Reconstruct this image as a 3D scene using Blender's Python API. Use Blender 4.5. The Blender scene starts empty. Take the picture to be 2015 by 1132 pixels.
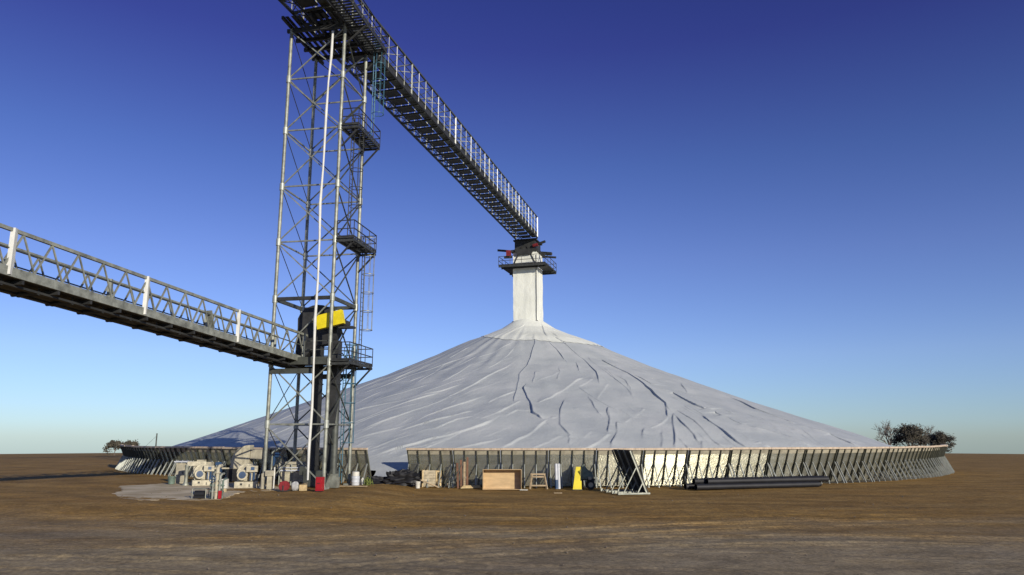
import bpy, math, random
import numpy as np
from mathutils import Vector, Matrix
R = math.radians
random.seed(7); np.random.seed(7)
S = bpy.context.scene
COL = S.collection

# ------------------------------------------------------------------ camera
CAMZ, PITCH, F, CX, CY = 3.15, R(11.24), 1480.0, 1007.5, 566.0
cd = bpy.data.cameras.new('camera'); cam = bpy.data.objects.new('camera', cd); COL.objects.link(cam)
cam.location = (0, 0, CAMZ); cam.rotation_euler = (R(90) + PITCH, 0, 0)
cd.sensor_width = 36; cd.lens = 36 * F / 2015; cd.clip_start = 0.5; cd.clip_end = 9000
S.camera = cam
# ------------------------------------------------------------------ sky, sun, exposure
SUN_EL, SUN_AZ = 15.5, 34.0          # elevation; degrees right of straight behind the camera
w = bpy.data.worlds.new('World'); S.world = w; w.use_nodes = True
nt = w.node_tree; bg = nt.nodes['Background']
sky = nt.nodes.new('ShaderNodeTexSky'); sky.sky_type = 'NISHITA'; sky.sun_disc = False
sky.sun_elevation = R(SUN_EL); sky.sun_rotation = R(180 - SUN_AZ)
sky.air_density = 1.0; sky.dust_density = 0.1; sky.ozone_density = 4.0; sky.altitude = 300
# colour balance of the clear winter sky by height; unseen zenith brightened for fill
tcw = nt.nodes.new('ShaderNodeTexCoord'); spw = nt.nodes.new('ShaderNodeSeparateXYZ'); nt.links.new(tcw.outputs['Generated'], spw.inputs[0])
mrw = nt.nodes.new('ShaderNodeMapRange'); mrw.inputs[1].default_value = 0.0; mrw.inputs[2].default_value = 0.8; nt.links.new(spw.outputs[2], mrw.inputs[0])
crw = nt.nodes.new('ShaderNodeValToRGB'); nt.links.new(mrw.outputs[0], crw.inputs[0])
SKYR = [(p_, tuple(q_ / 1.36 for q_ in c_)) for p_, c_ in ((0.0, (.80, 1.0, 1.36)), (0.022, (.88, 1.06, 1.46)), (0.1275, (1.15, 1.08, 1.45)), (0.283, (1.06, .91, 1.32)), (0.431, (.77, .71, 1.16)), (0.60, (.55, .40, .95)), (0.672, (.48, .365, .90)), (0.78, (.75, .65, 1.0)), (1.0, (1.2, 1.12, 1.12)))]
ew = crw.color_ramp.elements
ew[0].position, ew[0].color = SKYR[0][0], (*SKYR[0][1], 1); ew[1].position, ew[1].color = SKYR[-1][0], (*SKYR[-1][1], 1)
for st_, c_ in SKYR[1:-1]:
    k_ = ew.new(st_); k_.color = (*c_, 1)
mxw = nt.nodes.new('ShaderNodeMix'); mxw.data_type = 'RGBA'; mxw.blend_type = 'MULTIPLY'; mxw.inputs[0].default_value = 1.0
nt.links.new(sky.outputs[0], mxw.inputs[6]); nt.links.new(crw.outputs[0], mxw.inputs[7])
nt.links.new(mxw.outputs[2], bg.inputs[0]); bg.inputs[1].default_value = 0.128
sdir = Vector((math.sin(R(SUN_AZ)) * math.cos(R(SUN_EL)), -math.cos(R(SUN_AZ)) * math.cos(R(SUN_EL)), math.sin(R(SUN_EL))))
ld = bpy.data.lights.new('sun', 'SUN'); ld.energy = 4.6; ld.angle = R(0.5); ld.color = (1.0, 0.92, 0.77)
sun = bpy.data.objects.new('sun', ld); COL.objects.link(sun); sun.location = (40, -40, 60)
sun.rotation_euler = (-sdir).to_track_quat('-Z', 'Y').to_euler()
S.view_settings.view_transform = 'Standard'; S.view_settings.look = 'None'
S.view_settings.exposure = 0.0; S.view_settings.gamma = 1.0

# ------------------------------------------------------------------ measuring helpers
CT, ST = math.cos(PITCH), math.sin(PITCH)
def ray(px, py):
    v = (CY - py) / F
    return Vector(((px - CX) / F, CT - v * ST, ST + v * CT))
def at(px, py, Y):
    d = ray(px, py); return Vector((0, 0, CAMZ)) + d * (Y / d.y)
def sstep(a, b, x):
    t = np.clip((x - a) / (b - a), 0, 1); return t * t * (3 - 2 * t)
def gz(x, y):
    """height of the ground: a low raised yard round the tower, land falling away in the distance"""
    x = np.asarray(x, float); y = np.asarray(y, float)
    h = 0.28 * sstep(-4.8, -8.2, x) * sstep(30.0, 34.8, y)
    d = np.hypot(x, y - 40)
    t = np.maximum(0, d - 70)
    return h - 0.018 * t * t / (t + 40)
def G(px, py):
    """where the line of sight meets the ground"""
    d = ray(px, py); z = 0.0
    for _ in range(8):
        k = (z - CAMZ) / d.z; z = float(gz(d.x * k, d.y * k))
    return Vector((d.x * k, d.y * k, z))

# ------------------------------------------------------------------ materials
MATS = {}
def mat(name, col, rough=0.6, metal=0.0, var=0.15, scale=3.0, bump=0.0, bscale=20.0, col2=None, stretch=None, spec=None):
    m = bpy.data.materials.new(name); m.use_nodes = True; n = m.node_tree; L = n.links
    p = n.nodes['Principled BSDF']
    tc = n.nodes.new('ShaderNodeTexCoord'); src = tc.outputs['Object']
    if stretch:
        mp = n.nodes.new('ShaderNodeMapping'); mp.inputs['Scale'].default_value = stretch; L.new(src, mp.inputs[0]); src = mp.outputs[0]
    no = n.nodes.new('ShaderNodeTexNoise'); no.inputs['Scale'].default_value = scale; no.inputs['Detail'].default_value = 6
    no.inputs['Roughness'].default_value = 0.62
    L.new(src, no.inputs['Vector'])
    cr = n.nodes.new('ShaderNodeValToRGB'); L.new(no.outputs[0], cr.inputs[0])
    c2 = col2 or tuple(c * (1 - 1.6 * var) for c in col); c1 = tuple(min(1, c * (1 + var)) for c in col)
    cr.color_ramp.elements[0].position = 0.32; cr.color_ramp.elements[1].position = 0.68
    cr.color_ramp.elements[0].color = (*c2, 1); cr.color_ramp.elements[1].color = (*c1, 1)
    L.new(cr.outputs[0], p.inputs['Base Color'])
    p.inputs['Roughness'].default_value = rough; p.inputs['Metallic'].default_value = metal
    if spec is not None: p.inputs['Specular IOR Level'].default_value = spec
    if bump:
        b = n.nodes.new('ShaderNodeBump'); b.inputs['Strength'].default_value = bump; b.inputs['Distance'].default_value = 0.02
        n2 = n.nodes.new('ShaderNodeTexNoise'); n2.inputs['Scale'].default_value = bscale; n2.inputs['Detail'].default_value = 5
        L.new(src, n2.inputs['Vector']); L.new(n2.outputs[0], b.inputs['Height']); L.new(b.outputs[0], p.inputs['Normal'])
    MATS[name] = m; return m
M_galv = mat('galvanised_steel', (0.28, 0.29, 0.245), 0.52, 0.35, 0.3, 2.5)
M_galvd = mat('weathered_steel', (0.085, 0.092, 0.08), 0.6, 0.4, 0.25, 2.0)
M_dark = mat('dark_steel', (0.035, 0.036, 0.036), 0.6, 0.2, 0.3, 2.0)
M_grate = mat('grating_steel', (0.05, 0.053, 0.05), 0.6, 0.3, 0.3, 4.0)
M_bluest = mat('blue_painted_steel', (0.05, 0.14, 0.20), 0.5, 0.2, 0.2)
M_bright = mat('bright_zinc', (0.40, 0.41, 0.39), 0.45, 0.5, 0.12, 2.0)
M_brace = mat('brace_zinc', (0.38, 0.40, 0.36), 0.5, 0.4, 0.2, 2.0)
M_stud = mat('stud_steel', (0.075, 0.08, 0.065), 0.55, 0.4, 0.25, 2.0)
M_white = mat('white_hose', (0.62, 0.62, 0.58), 0.5, 0, 0.12, 1.2, 0.3, 8)
M_cream = mat('cream_paint', (0.45, 0.41, 0.30), 0.55, 0, 0.24, 3.5)
M_creamd = mat('dusty_cream_paint', (0.36, 0.33, 0.25), 0.6, 0, 0.2, 3.0)
M_yellow = mat('yellow_paint', (0.74, 0.60, 0.012), 0.5, 0, 0.12, 2.0)
M_red = mat('red_paint', (0.36, 0.012, 0.02), 0.42, 0, 0.12, 2.0)
M_wred = mat('faded_red_paint', (0.19, 0.015, 0.02), .6, 0, .3, 3.0)
M_blue = mat('blue_paint', (0.022, 0.06, 0.14), 0.5, 0, 0.2, 2.0)
M_green = mat('dull_green_paint', (0.12, 0.17, 0.14), 0.6, 0, 0.3, 4.0)
M_plastic = mat('black_plastic', (0.010, 0.010, 0.013), 0.6, 0, 0.3, 2.0)
M_rubber = mat('rubber', (0.02, 0.02, 0.02), 0.8)
M_ply = mat('plywood', (0.52, 0.37, 0.20), 0.7, 0, 0.14, 1.2, stretch=(1, 1, 4))
M_wood = mat('weathered_timber', (0.38, 0.29, 0.18), 0.75, 0, 0.25, 3.0, stretch=(1, 1, 4))
M_woodr = mat('red_brown_timber', (0.17, 0.085, 0.05), 0.8, 0, 0.25, 3.0)
M_tanw = mat('tan_timber', (0.50, 0.38, 0.20), 0.75, 0, 0.3, 3.0)
M_rail = mat('rail_timber', (0.50, 0.40, 0.30), 0.7, 0, 0.2, 1.5, stretch=(3, 1, 1))
M_greypl = mat('pale_grey_plastic', (0.52, 0.54, 0.58), 0.5, 0, 0.1)
M_bucket = mat('white_plastic', (0.62, 0.60, 0.53), 0.5, 0, 0.15)
M_sack = mat('grey_sack', (0.42, 0.42, 0.42), 0.8, 0, 0.2, 6.0)
M_bark = mat('bark', (0.15, 0.125, 0.105), 0.9, 0, 0.25, 3.0)
M_leafd = mat('dark_foliage', (0.075, 0.065, 0.045), 0.8, 0, 0.4, 1.0)
M_weed = mat('weed_green', (0.16, 0.20, 0.04), 0.8, 0, 0.3, 4.0)

def concrete_mat():
    m = mat('concrete', (0.56, 0.47, 0.32), 0.95, 0, 0.2, 0.5, 0.6, 22, col2=(0.36, 0.27, 0.145))
    return m
M_conc = concrete_mat()

def panel_mat():
    """wall sheeting: galvanised, rolled with flat horizontal ribs"""
    m = bpy.data.materials.new('ribbed_galvanised_sheet'); m.use_nodes = True; n = m.node_tree; L = n.links
    p = n.nodes['Principled BSDF']; tc = n.nodes.new('ShaderNodeTexCoord')
    no = n.nodes.new('ShaderNodeTexNoise'); no.inputs['Scale'].default_value = 1.7; no.inputs['Detail'].default_value = 5
    mp = n.nodes.new('ShaderNodeMapping'); mp.inputs['Scale'].default_value = (0.6, 1, 2.4)
    oi = n.nodes.new('ShaderNodeObjectInfo'); ad = n.nodes.new('ShaderNodeVectorMath'); ad.operation = 'ADD'
    L.new(tc.outputs['Object'], ad.inputs[0]); L.new(oi.outputs['Random'], ad.inputs[1])
    L.new(ad.outputs[0], mp.inputs[0]); L.new(mp.outputs[0], no.inputs[0])
    cr = n.nodes.new('ShaderNodeValToRGB'); L.new(no.outputs[0], cr.inputs[0])
    cr.color_ramp.elements[0].position = 0.3; cr.color_ramp.elements[1].position = 0.7
    cr.color_ramp.elements[0].color = (0.36, 0.35, 0.26, 1); cr.color_ramp.elements[1].color = (0.52, 0.50, 0.39, 1)
    L.new(cr.outputs[0], p.inputs['Base Color'])
    hs = n.nodes.new('ShaderNodeHueSaturation'); mv = n.nodes.new('ShaderNodeMapRange'); mv.inputs[3].default_value = 0.78; mv.inputs[4].default_value = 1.15
    L.new(oi.outputs['Random'], mv.inputs[0]); L.new(mv.outputs[0], hs.inputs['Value']); L.new(cr.outputs[0], hs.inputs['Color']); L.new(hs.outputs[0], p.inputs['Base Color'])
    p.inputs['Metallic'].default_value = 0.75; p.inputs['Roughness'].default_value = 0.27
    wv = n.nodes.new('ShaderNodeTexWave'); wv.bands_direction = 'Z'; wv.inputs['Scale'].default_value = 9.0; wv.inputs['Distortion'].default_value = 1.5
    L.new(tc.outputs['Object'], wv.inputs[0])
    b = n.nodes.new('ShaderNodeBump'); b.inputs['Strength'].default_value = 0.8; b.inputs['Distance'].default_value = 0.010
    L.new(wv.outputs[1], b.inputs['Height']); L.new(b.outputs[0], p.inputs['Normal'])
    return m
M_panel = panel_mat()

def tarp_mat(name, c1, c2, c3):
    m = bpy.data.materials.new(name); m.use_nodes = True; n = m.node_tree; L = n.links
    p = n.nodes['Principled BSDF']; tc = n.nodes.new('ShaderNodeTexCoord')
    def noise(scale, detail, st=None):
        no = n.nodes.new('ShaderNodeTexNoise'); no.inputs['Scale'].default_value = scale; no.inputs['Detail'].default_value = detail
        src = tc.outputs['Object']
        if st:
            mp = n.nodes.new('ShaderNodeMapping'); mp.inputs['Scale'].default_value = st; L.new(src, mp.inputs[0]); src = mp.outputs[0]
        L.new(src, no.inputs['Vector']); return no
    a = noise(0.35, 9); cr = n.nodes.new('ShaderNodeValToRGB'); L.new(a.outputs[0], cr.inputs[0])
    e = cr.color_ramp.elements; e[0].position = 0.3; e[0].color = (*c1, 1); e[1].position = 0.7; e[1].color = (*c3, 1)
    k = e.new(0.5); k.color = (*c2, 1)
    L.new(cr.outputs[0], p.inputs['Base Color'])
    p.inputs['Roughness'].default_value = 0.62; p.inputs['Specular IOR Level'].default_value = 0.3
    b1 = n.nodes.new('ShaderNodeBump'); b1.inputs['Strength'].default_value = 0.35; b1.inputs['Distance'].default_value = 0.12
    L.new(noise(1.1, 7).outputs[0], b1.inputs['Height'])
    b2 = n.nodes.new('ShaderNodeBump'); b2.inputs['Strength'].default_value = 0.4; b2.inputs['Distance'].default_value = 0.05
    L.new(noise(5.0, 6).outputs[0], b2.inputs['Height']); L.new(b1.outputs[0], b2.inputs['Normal'])
    L.new(b2.outputs[0], p.inputs['Normal'])
    return m
M_tarp = tarp_mat('grey_tarpaulin', (0.40, 0.425, 0.435), (0.45, 0.472, 0.475), (0.495, 0.51, 0.51))
M_cap = tarp_mat('cream_tarpaulin', (0.66, 0.67, 0.60), (0.72, 0.73, 0.66), (0.76, 0.77, 0.70))

def ground_mat():
    m = bpy.data.materials.new('packed_dirt'); m.use_nodes = True; n = m.node_tree; L = n.links
    p = n.nodes['Principled BSDF']; geo = n.nodes.new('ShaderNodeNewGeometry'); pos = geo.outputs['Position']
    def noise(scale, detail, st=(1, 1, 1), rough=0.6, rot=0.0):
        mp = n.nodes.new('ShaderNodeMapping'); mp.inputs['Scale'].default_value = st; mp.inputs['Rotation'].default_value = (0, 0, rot)
        L.new(pos, mp.inputs[0])
        no = n.nodes.new('ShaderNodeTexNoise'); no.inputs['Scale'].default_value = scale; no.inputs['Detail'].default_value = detail
        no.inputs['Roughness'].default_value = rough; L.new(mp.outputs[0], no.inputs['Vector']); return no.outputs[0]
    def ramp(v, stops):
        cr = n.nodes.new('ShaderNodeValToRGB'); L.new(v, cr.inputs[0]); e = cr.color_ramp.elements
        e[0].position, e[0].color = stops[0][0], (*stops[0][1], 1); e[1].position, e[1].color = stops[-1][0], (*stops[-1][1], 1)
        for s, c in stops[1:-1]:
            k = e.new(s); k.color = (*c, 1)
        return cr.outputs[0]
    def mix(f, a, b, mode='MIX'):
        x = n.nodes.new('ShaderNodeMix'); x.data_type = 'RGBA'; x.blend_type = mode
        if isinstance(f, float): x.inputs[0].default_value = f
        else: L.new(f, x.inputs[0])
        L.new(a, x.inputs[6]); L.new(b, x.inputs[7]); return x.outputs[2]
    def math_(op, a, b=None, c=None):
        x = n.nodes.new('ShaderNodeMath'); x.operation = op
        for i, q in enumerate((a, b, c)):
            if q is None: continue
            if isinstance(q, (int, float)): x.inputs[i].default_value = q
            else: L.new(q, x.inputs[i])
        return x.outputs[0]
    brown = ramp(noise(0.5, 9, (0.55, 1.0, 1), 0.7), [(0.3, (0.215, 0.124, 0.036)), (0.5, (0.29, 0.178, 0.057)), (0.7, (0.36, 0.235, 0.088))])
    grey = ramp(noise(0.6, 10, (0.7, 1.0, 1), 0.72, 0.25), [(0.28, (0.19, 0.147, 0.090)), (0.5, (0.295, 0.235, 0.148)), (0.72, (0.40, 0.325, 0.215))])
    # gravelled wheel lanes bend across the yard: grey in the near ground, brown beyond
    sp = n.nodes.new('ShaderNodeSeparateXYZ'); L.new(pos, sp.inputs[0])
    yy = math_('ADD', sp.outputs[1], math_('MULTIPLY', math_('SUBTRACT', noise(0.10, 6, (0.8, 1.6, 1)), 0.5), 30.0))
    f = n.nodes.new('ShaderNodeMapRange'); f.inputs[1].default_value = 32; f.inputs[2].default_value = 22; L.new(yy, f.inputs[0])
    base = mix(f.outputs[0], brown, grey)
    # dark wheel tracks as long curved bands
    wv = n.nodes.new('ShaderNodeTexWave'); wv.bands_direction = 'Y'; wv.inputs['Scale'].default_value = 0.10; wv.inputs['Distortion'].default_value = 5.0
    wv.inputs['Detail'].default_value = 3; wv.inputs['Detail Scale'].default_value = 0.7
    mp = n.nodes.new('ShaderNodeMapping'); mp.inputs['Rotation'].default_value = (0, 0, 0.10); mp.inputs['Scale'].default_value = (0.5, 1, 1)
    L.new(pos, mp.inputs[0]); L.new(mp.outputs[0], wv.inputs[0])
    base = mix(0.08, base, ramp(wv.outputs[1], [(0.0, (0.62, 0.60, 0.60)), (0.5, (1, 1, 1)), (1.0, (1.0, 0.97, 0.92))]), 'MULTIPLY')
    wr = n.nodes.new('ShaderNodeTexWave'); wr.wave_type = 'RINGS'; wr.rings_direction = 'Z'; wr.inputs['Scale'].default_value = 0.13; wr.inputs['Distortion'].default_value = 2.5
    wr.inputs['Detail'].default_value = 4; wr.inputs['Detail Scale'].default_value = 0.5; wr.inputs['Detail Roughness'].default_value = 0.65
    mr = n.nodes.new('ShaderNodeMapping'); mr.inputs['Location'].default_value = (-16, -62, 0); mr.inputs['Scale'].default_value = (0.55, 1, 1); L.new(pos, mr.inputs[0]); L.new(mr.outputs[0], wr.inputs[0])
    lane = math_('MULTIPLY', ramp(noise(0.09, 4), [(0.38, (0, 0, 0)), (0.56, (1, 1, 1))]), 0.32)
    base = mix(lane, base, ramp(wr.outputs[1], [(0.0, (0.60, 0.56, 0.52)), (0.35, (0.95, 0.93, 0.92)), (0.6, (1.1, 1.08, 1.0)), (1.0, (1.35, 1.28, 1.2))]), 'MULTIPLY')
    base = mix(0.6, base, ramp(noise(0.22, 6, (0.6, 1.5, 1), 0.65, -0.2), [(0.32, (0.66, 0.64, 0.66)), (0.5, (1, 1, 1)), (0.68, (1.3, 1.22, 1.05))]), 'MULTIPLY')
    base = mix(0.9, base, ramp(noise(7.0, 7, (1, 1, 1), 0.85), [(0.38, (0.56, 0.55, 0.54)), (0.52, (1, 1, 1)), (0.64, (1.45, 1.42, 1.38))]), 'MULTIPLY')
    base = mix(0.6, base, ramp(noise(1.7, 8, (0.8, 1, 1), 0.75, 0.4), [(0.36, (0.68, 0.67, 0.68)), (0.5, (1, 1, 1)), (0.64, (1.28, 1.25, 1.18))]), 'MULTIPLY')
    L.new(base, p.inputs['Base Color']); p.inputs['Roughness'].default_value = 0.95; p.inputs['Specular IOR Level'].default_value = 0.15
    b1 = n.nodes.new('ShaderNodeBump'); b1.inputs['Strength'].default_value = 0.45; b1.inputs['Distance'].default_value = 0.06
    L.new(noise(2.2, 9, (0.9, 1.1, 1), 0.75), b1.inputs['Height'])
    b2 = n.nodes.new('ShaderNodeBump'); b2.inputs['Strength'].default_value = 0.6; b2.inputs['Distance'].default_value = 0.03
    L.new(noise(14, 5, (1, 1, 1), 0.8), b2.inputs['Height']); L.new(b1.outputs[0], b2.inputs['Normal']); L.new(b2.outputs[0], p.inputs['Normal'])
    return m
M_ground = ground_mat()

# ------------------------------------------------------------------ mesh helpers
class MB:
    def __init__(s): s.v = []; s.f = []
    def add(s, vs, fs):
        o = len(s.v); s.v += [Vector(v) for v in vs]; s.f += [tuple(i + o for i in f) for f in fs]; return s
    def box(s, c, size, rz=0.0, M=None):
        hx, hy, hz = (q / 2 for q in size)
        vs = [Vector((x, y, z)) for z in (-hz, hz) for y in (-hy, hy) for x in (-hx, hx)]
        T = Matrix.Translation(Vector(c)) @ (M if M is not None else Matrix.Rotation(rz, 4, 'Z'))
        return s.add([T @ v for v in vs], [(0, 2, 3, 1), (4, 5, 7, 6), (0, 1, 5, 4), (2, 6, 7, 3), (0, 4, 6, 2), (1, 3, 7, 5)])
    def bar(s, p, q, wd, hg=None, up=(0, 0, 1)):
        """a rectangular bar from p to q"""
        p, q = Vector(p), Vector(q); hg = hg or wd; d = (q - p).normalized(); up = Vector(up)
        if abs(d.dot(up.normalized())) > 0.98: up = Vector((1, 0.2, 0))
        a = d.cross(up).normalized(); b = a.cross(d)
        vs = [e + a * (i * wd / 2) + b * (j * hg / 2) for e in (p, q) for i, j in ((-1, -1), (1, -1), (1, 1), (-1, 1))]
        return s.add(vs, [(0, 1, 2, 3), (7, 6, 5, 4), (0, 4, 5, 1), (1, 5, 6, 2), (2, 6, 7, 3), (3, 7, 4, 0)])
    def tube(s, pts, r, n=10, caps=True):
        pts = [Vector(p) for p in pts]; rs = r if isinstance(r, (list, tuple)) else [r] * len(pts)
        vs = []; fs = []; ref = None
        for i, p in enumerate(pts):
            d = (pts[min(i + 1, len(pts) - 1)] - pts[max(i - 1, 0)]).normalized()
            if ref is None:
                ref = Vector((0, 0, 1)) if abs(d.z) < 0.9 else Vector((1, 0, 0))
            a = d.cross(ref).normalized(); b = a.cross(d).normalized(); ref = b
            for k in range(n):
                t = 2 * math.pi * k / n; vs.append(p + (a * math.cos(t) + b * math.sin(t)) * rs[i])
        for i in range(len(pts) - 1):
            for k in range(n):
                k2 = (k + 1) % n; fs.append((i * n + k, i * n + k2, (i + 1) * n + k2, (i + 1) * n + k))
        if caps:
            fs.append(tuple(reversed(range(n)))); fs.append(tuple(range((len(pts) - 1) * n, len(pts) * n)))
        return s.add(vs, fs)
    def prism(s, outline, p0, ax, ay, depth):
        """extrude a 2-D outline (in axes ax, ay from p0) along depth"""
        p0, ax, ay, depth = Vector(p0), Vector(ax), Vector(ay), Vector(depth); n = len(outline)
        a = [p0 + ax * x + ay * y for x, y in outline]; vs = a + [q + depth for q in a]
        fs = [tuple(range(n)), tuple(reversed(range(n, 2 * n)))] + [(i, i + n, (i + 1) % n + n, (i + 1) % n) for i in range(n)]
        return s.add(vs, fs)
    def lathe(s, prof, c, n=20):
        c = Vector(c); m = len(prof)
        vs = [c + Vector((r * math.cos(2 * math.pi * k / n), r * math.sin(2 * math.pi * k / n), z)) for r, z in prof for k in range(n)]
        fs = [(i * n + k, i * n + (k + 1) % n, (i + 1) * n + (k + 1) % n, (i + 1) * n + k) for i in range(m - 1) for k in range(n)]
        fs += [tuple(reversed(range(n))), tuple(range((m - 1) * n, m * n))]
        return s.add(vs, fs)
    def build(s, name, m, parent=None, angle=35, local=False):
        off = Vector((0, 0, 0)) if (parent is None or local) else ORG[parent.name]
        me = bpy.data.meshes.new(name); me.from_pydata([v - off for v in s.v], [], s.f); me.validate(); me.update()
        import bmesh
        bm = bmesh.new(); bm.from_mesh(me); bmesh.ops.recalc_face_normals(bm, faces=bm.faces); bm.to_mesh(me); bm.free()
        me.shade_smooth(); me.set_sharp_from_angle(angle=R(angle))
        me.materials.append(m); o = bpy.data.objects.new(name, me); COL.objects.link(o)
        if parent is not None: o.parent = parent
        ORG[o.name] = off
        return o
ORG = {}
def tag(o, label=None, cat=None, group=None, kind=None):
    if label: o['label'] = label
    if cat: o['category'] = cat
    if group: o['group'] = group
    if kind: o['kind'] = kind
    return o
def thing(name, loc, label, cat, group=None):
    o = bpy.data.objects.new(name, None); COL.objects.link(o); o.location = Vector(loc); o.empty_display_size = 0.3
    ORG[o.name] = Vector(loc); return tag(o, label, cat, group)
def np_mesh(name, verts, faces, m, parent=None):
    me = bpy.data.meshes.new(name); nv, nf = len(verts), len(faces)
    me.vertices.add(nv); me.vertices.foreach_set('co', np.asarray(verts, np.float32).ravel())
    me.loops.add(nf * 4); me.loops.foreach_set('vertex_index', np.asarray(faces, np.int32).ravel())
    me.polygons.add(nf); me.polygons.foreach_set('loop_start', np.arange(0, nf * 4, 4, dtype=np.int32))
    me.update(calc_edges=True); me.validate(); me.shade_smooth(); me.materials.append(m)
    o = bpy.data.objects.new(name, me); COL.objects.link(o)
    if parent is not None: o.parent = parent
    return o
def grid_faces(a, b):
    i, j = np.meshgrid(np.arange(a - 1), np.arange(b - 1), indexing='ij'); k = (i * b + j).ravel()
    return np.stack([k, k + 1, k + b + 1, k + b], 1)
def vnoise(x, y, seed):
    """smooth value noise on a lattice"""
    rng = np.random.RandomState(seed); T = rng.rand(256, 256)
    xi = np.floor(x).astype(int); yi = np.floor(y).astype(int); fx = x - xi; fy = y - yi
    fx = fx * fx * (3 - 2 * fx); fy = fy * fy * (3 - 2 * fy)
    a = T[xi % 256, yi % 256]; b = T[(xi + 1) % 256, yi % 256]; c = T[xi % 256, (yi + 1) % 256]; d = T[(xi + 1) % 256, (yi + 1) % 256]
    return (a * (1 - fx) + b * fx) * (1 - fy) + (c * (1 - fx) + d * fx) * fy - 0.5

# ================================================================== GROUND
def axis(lo, mid0, mid1, hi, fine, nfar):
    m = np.arange(mid0, mid1 + 1e-6, fine)
    a = mid0 - np.geomspace(1, mid0 - lo + 1, nfar)[1:][::-1] + 1; b = mid1 + np.geomspace(1, hi - mid1 + 1, nfar)[1:] - 1
    return np.concatenate([a, m, b])
gx = axis(-4000, -34, 34, 4000, 0.14, 40); gy = axis(-400, 15, 52, 6000, 0.11, 40)
XX, YY = np.meshgrid(gx, gy, indexing='ij')
near = sstep(75, 50, np.hypot(XX, YY - 35))
ZZ = gz(XX, YY) + near * (0.045 * vnoise(XX * 0.2, YY * 0.3, 1) + 0.012 * vnoise(XX * 0.9 + YY * 0.2, YY * 1.0, 2) + 0.016 * vnoise(XX * 2.1, YY * 2.2, 3)) - 0.02 * near
rt = np.random.RandomState(3)
for i in range(15):                                    # tyre ruts in pairs, bending across the yard
    y0, x0, cv, sl = rt.uniform(18, 41), rt.uniform(-10, 14), rt.choice([-1, 1]) * rt.uniform(.002, .02), rt.uniform(-.28, .28)
    dp = rt.uniform(.012, .035); ext = rt.uniform(9, 24)
    yc = y0 + sl * (XX - x0) + cv * (XX - x0) ** 2 + 0.25 * vnoise(XX * .25 + i * 7, XX * 0 + 3.5, 60 + i)
    cosn = 1 / np.sqrt(1 + (sl + 2 * cv * (XX - x0)) ** 2); fade = np.clip(1.4 - np.abs(XX - x0) / ext * 1.4, 0, 1)
    for o in (-.9, .9):
        d = np.abs((YY - yc) * cosn - o); tread = 0.75 + 0.5 * np.sin((XX * 9 + YY * 4))
        ZZ = ZZ + near * fade * (-dp * tread * np.exp(-(d / .17) ** 4) + dp * .9 * np.exp(-((d - .30) / .10) ** 2))
ZZ = ZZ + near * 0.010 * (vnoise(XX * 4.3, YY * 4.1, 5) + vnoise(XX * 8.1, YY * 7.7, 6))
ground = np_mesh('ground', np.stack([XX, YY, ZZ], -1).reshape(-1, 3), grid_faces(len(gx), len(gy)), M_ground)
tag(ground, 'brown packed dirt yard with grey gravelled wheel lanes', 'ground', kind='structure')

# concrete apron under the fans
ap = [G(*q) for q in ((236, 956), (300, 953), (352, 949), (500, 950), (545, 957), (565, 964), (520, 966), (486, 967), (462, 972), (446, 979), (425, 983), (380, 984.5), (330, 982.5), (290, 984.5), (255, 982), (232, 984), (226, 972), (240, 964))]
mb = MB()
ap2 = []
for a_, b_ in zip(ap, ap[1:] + ap[:1]):
    for k in range(6):
        q = a_.lerp(b_, k / 6); ap2.append((q.x + random.gauss(0, .10), q.y + random.gauss(0, .09)))
mb.prism(ap2, (0, 0, 0.10), (1, 0, 0), (0, 1, 0), (0, 0, 0.172))
pad = mb.build('concrete_pad', M_conc); tag(pad, 'dusty grey concrete apron under the fans', 'pad', kind='structure')
PADZ = 0.270

# ================================================================== GRAIN PILE UNDER TARPAULIN
C = Vector((2.03, 93.0)); KS = 93 / 91
PR = np.array([0, 1.0, 1.9, 3.4, 5.25, 8.0, 14.5, 17.2, 26, 35, 38.5, 42.6, 43.4, 44.2]) * 1.0
PR[:11] *= KS
PZ = np.array([17.3, 17.3, 16.9, 15.9, 15.1, 14.1, 11.17, 10.05, 6.8, 3.6, 2.28, 0.98, 0.72, 0.48]); PZ = CAMZ + (PZ - CAMZ) * KS
def prof(r): return np.interp(r, PR, PZ)
def on_cone(px, py):
    d = ray(px, py); t = 40.0
    for _ in range(900):
        p = Vector((d.x * t, d.y * t, CAMZ + d.z * t)); r = math.hypot(p.x - C.x, p.y - C.y)
        if p.z <= prof(r) and r < 44.3: return p
        t += 0.08
    return None
def Z4(pts): return [(680 + x / 3.474, 620 + y / 3.474) for x, y in pts]
def Z5(pts): return [(1180 + x / 3.404, 640 + y / 3.404) for x, y in pts]
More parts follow.
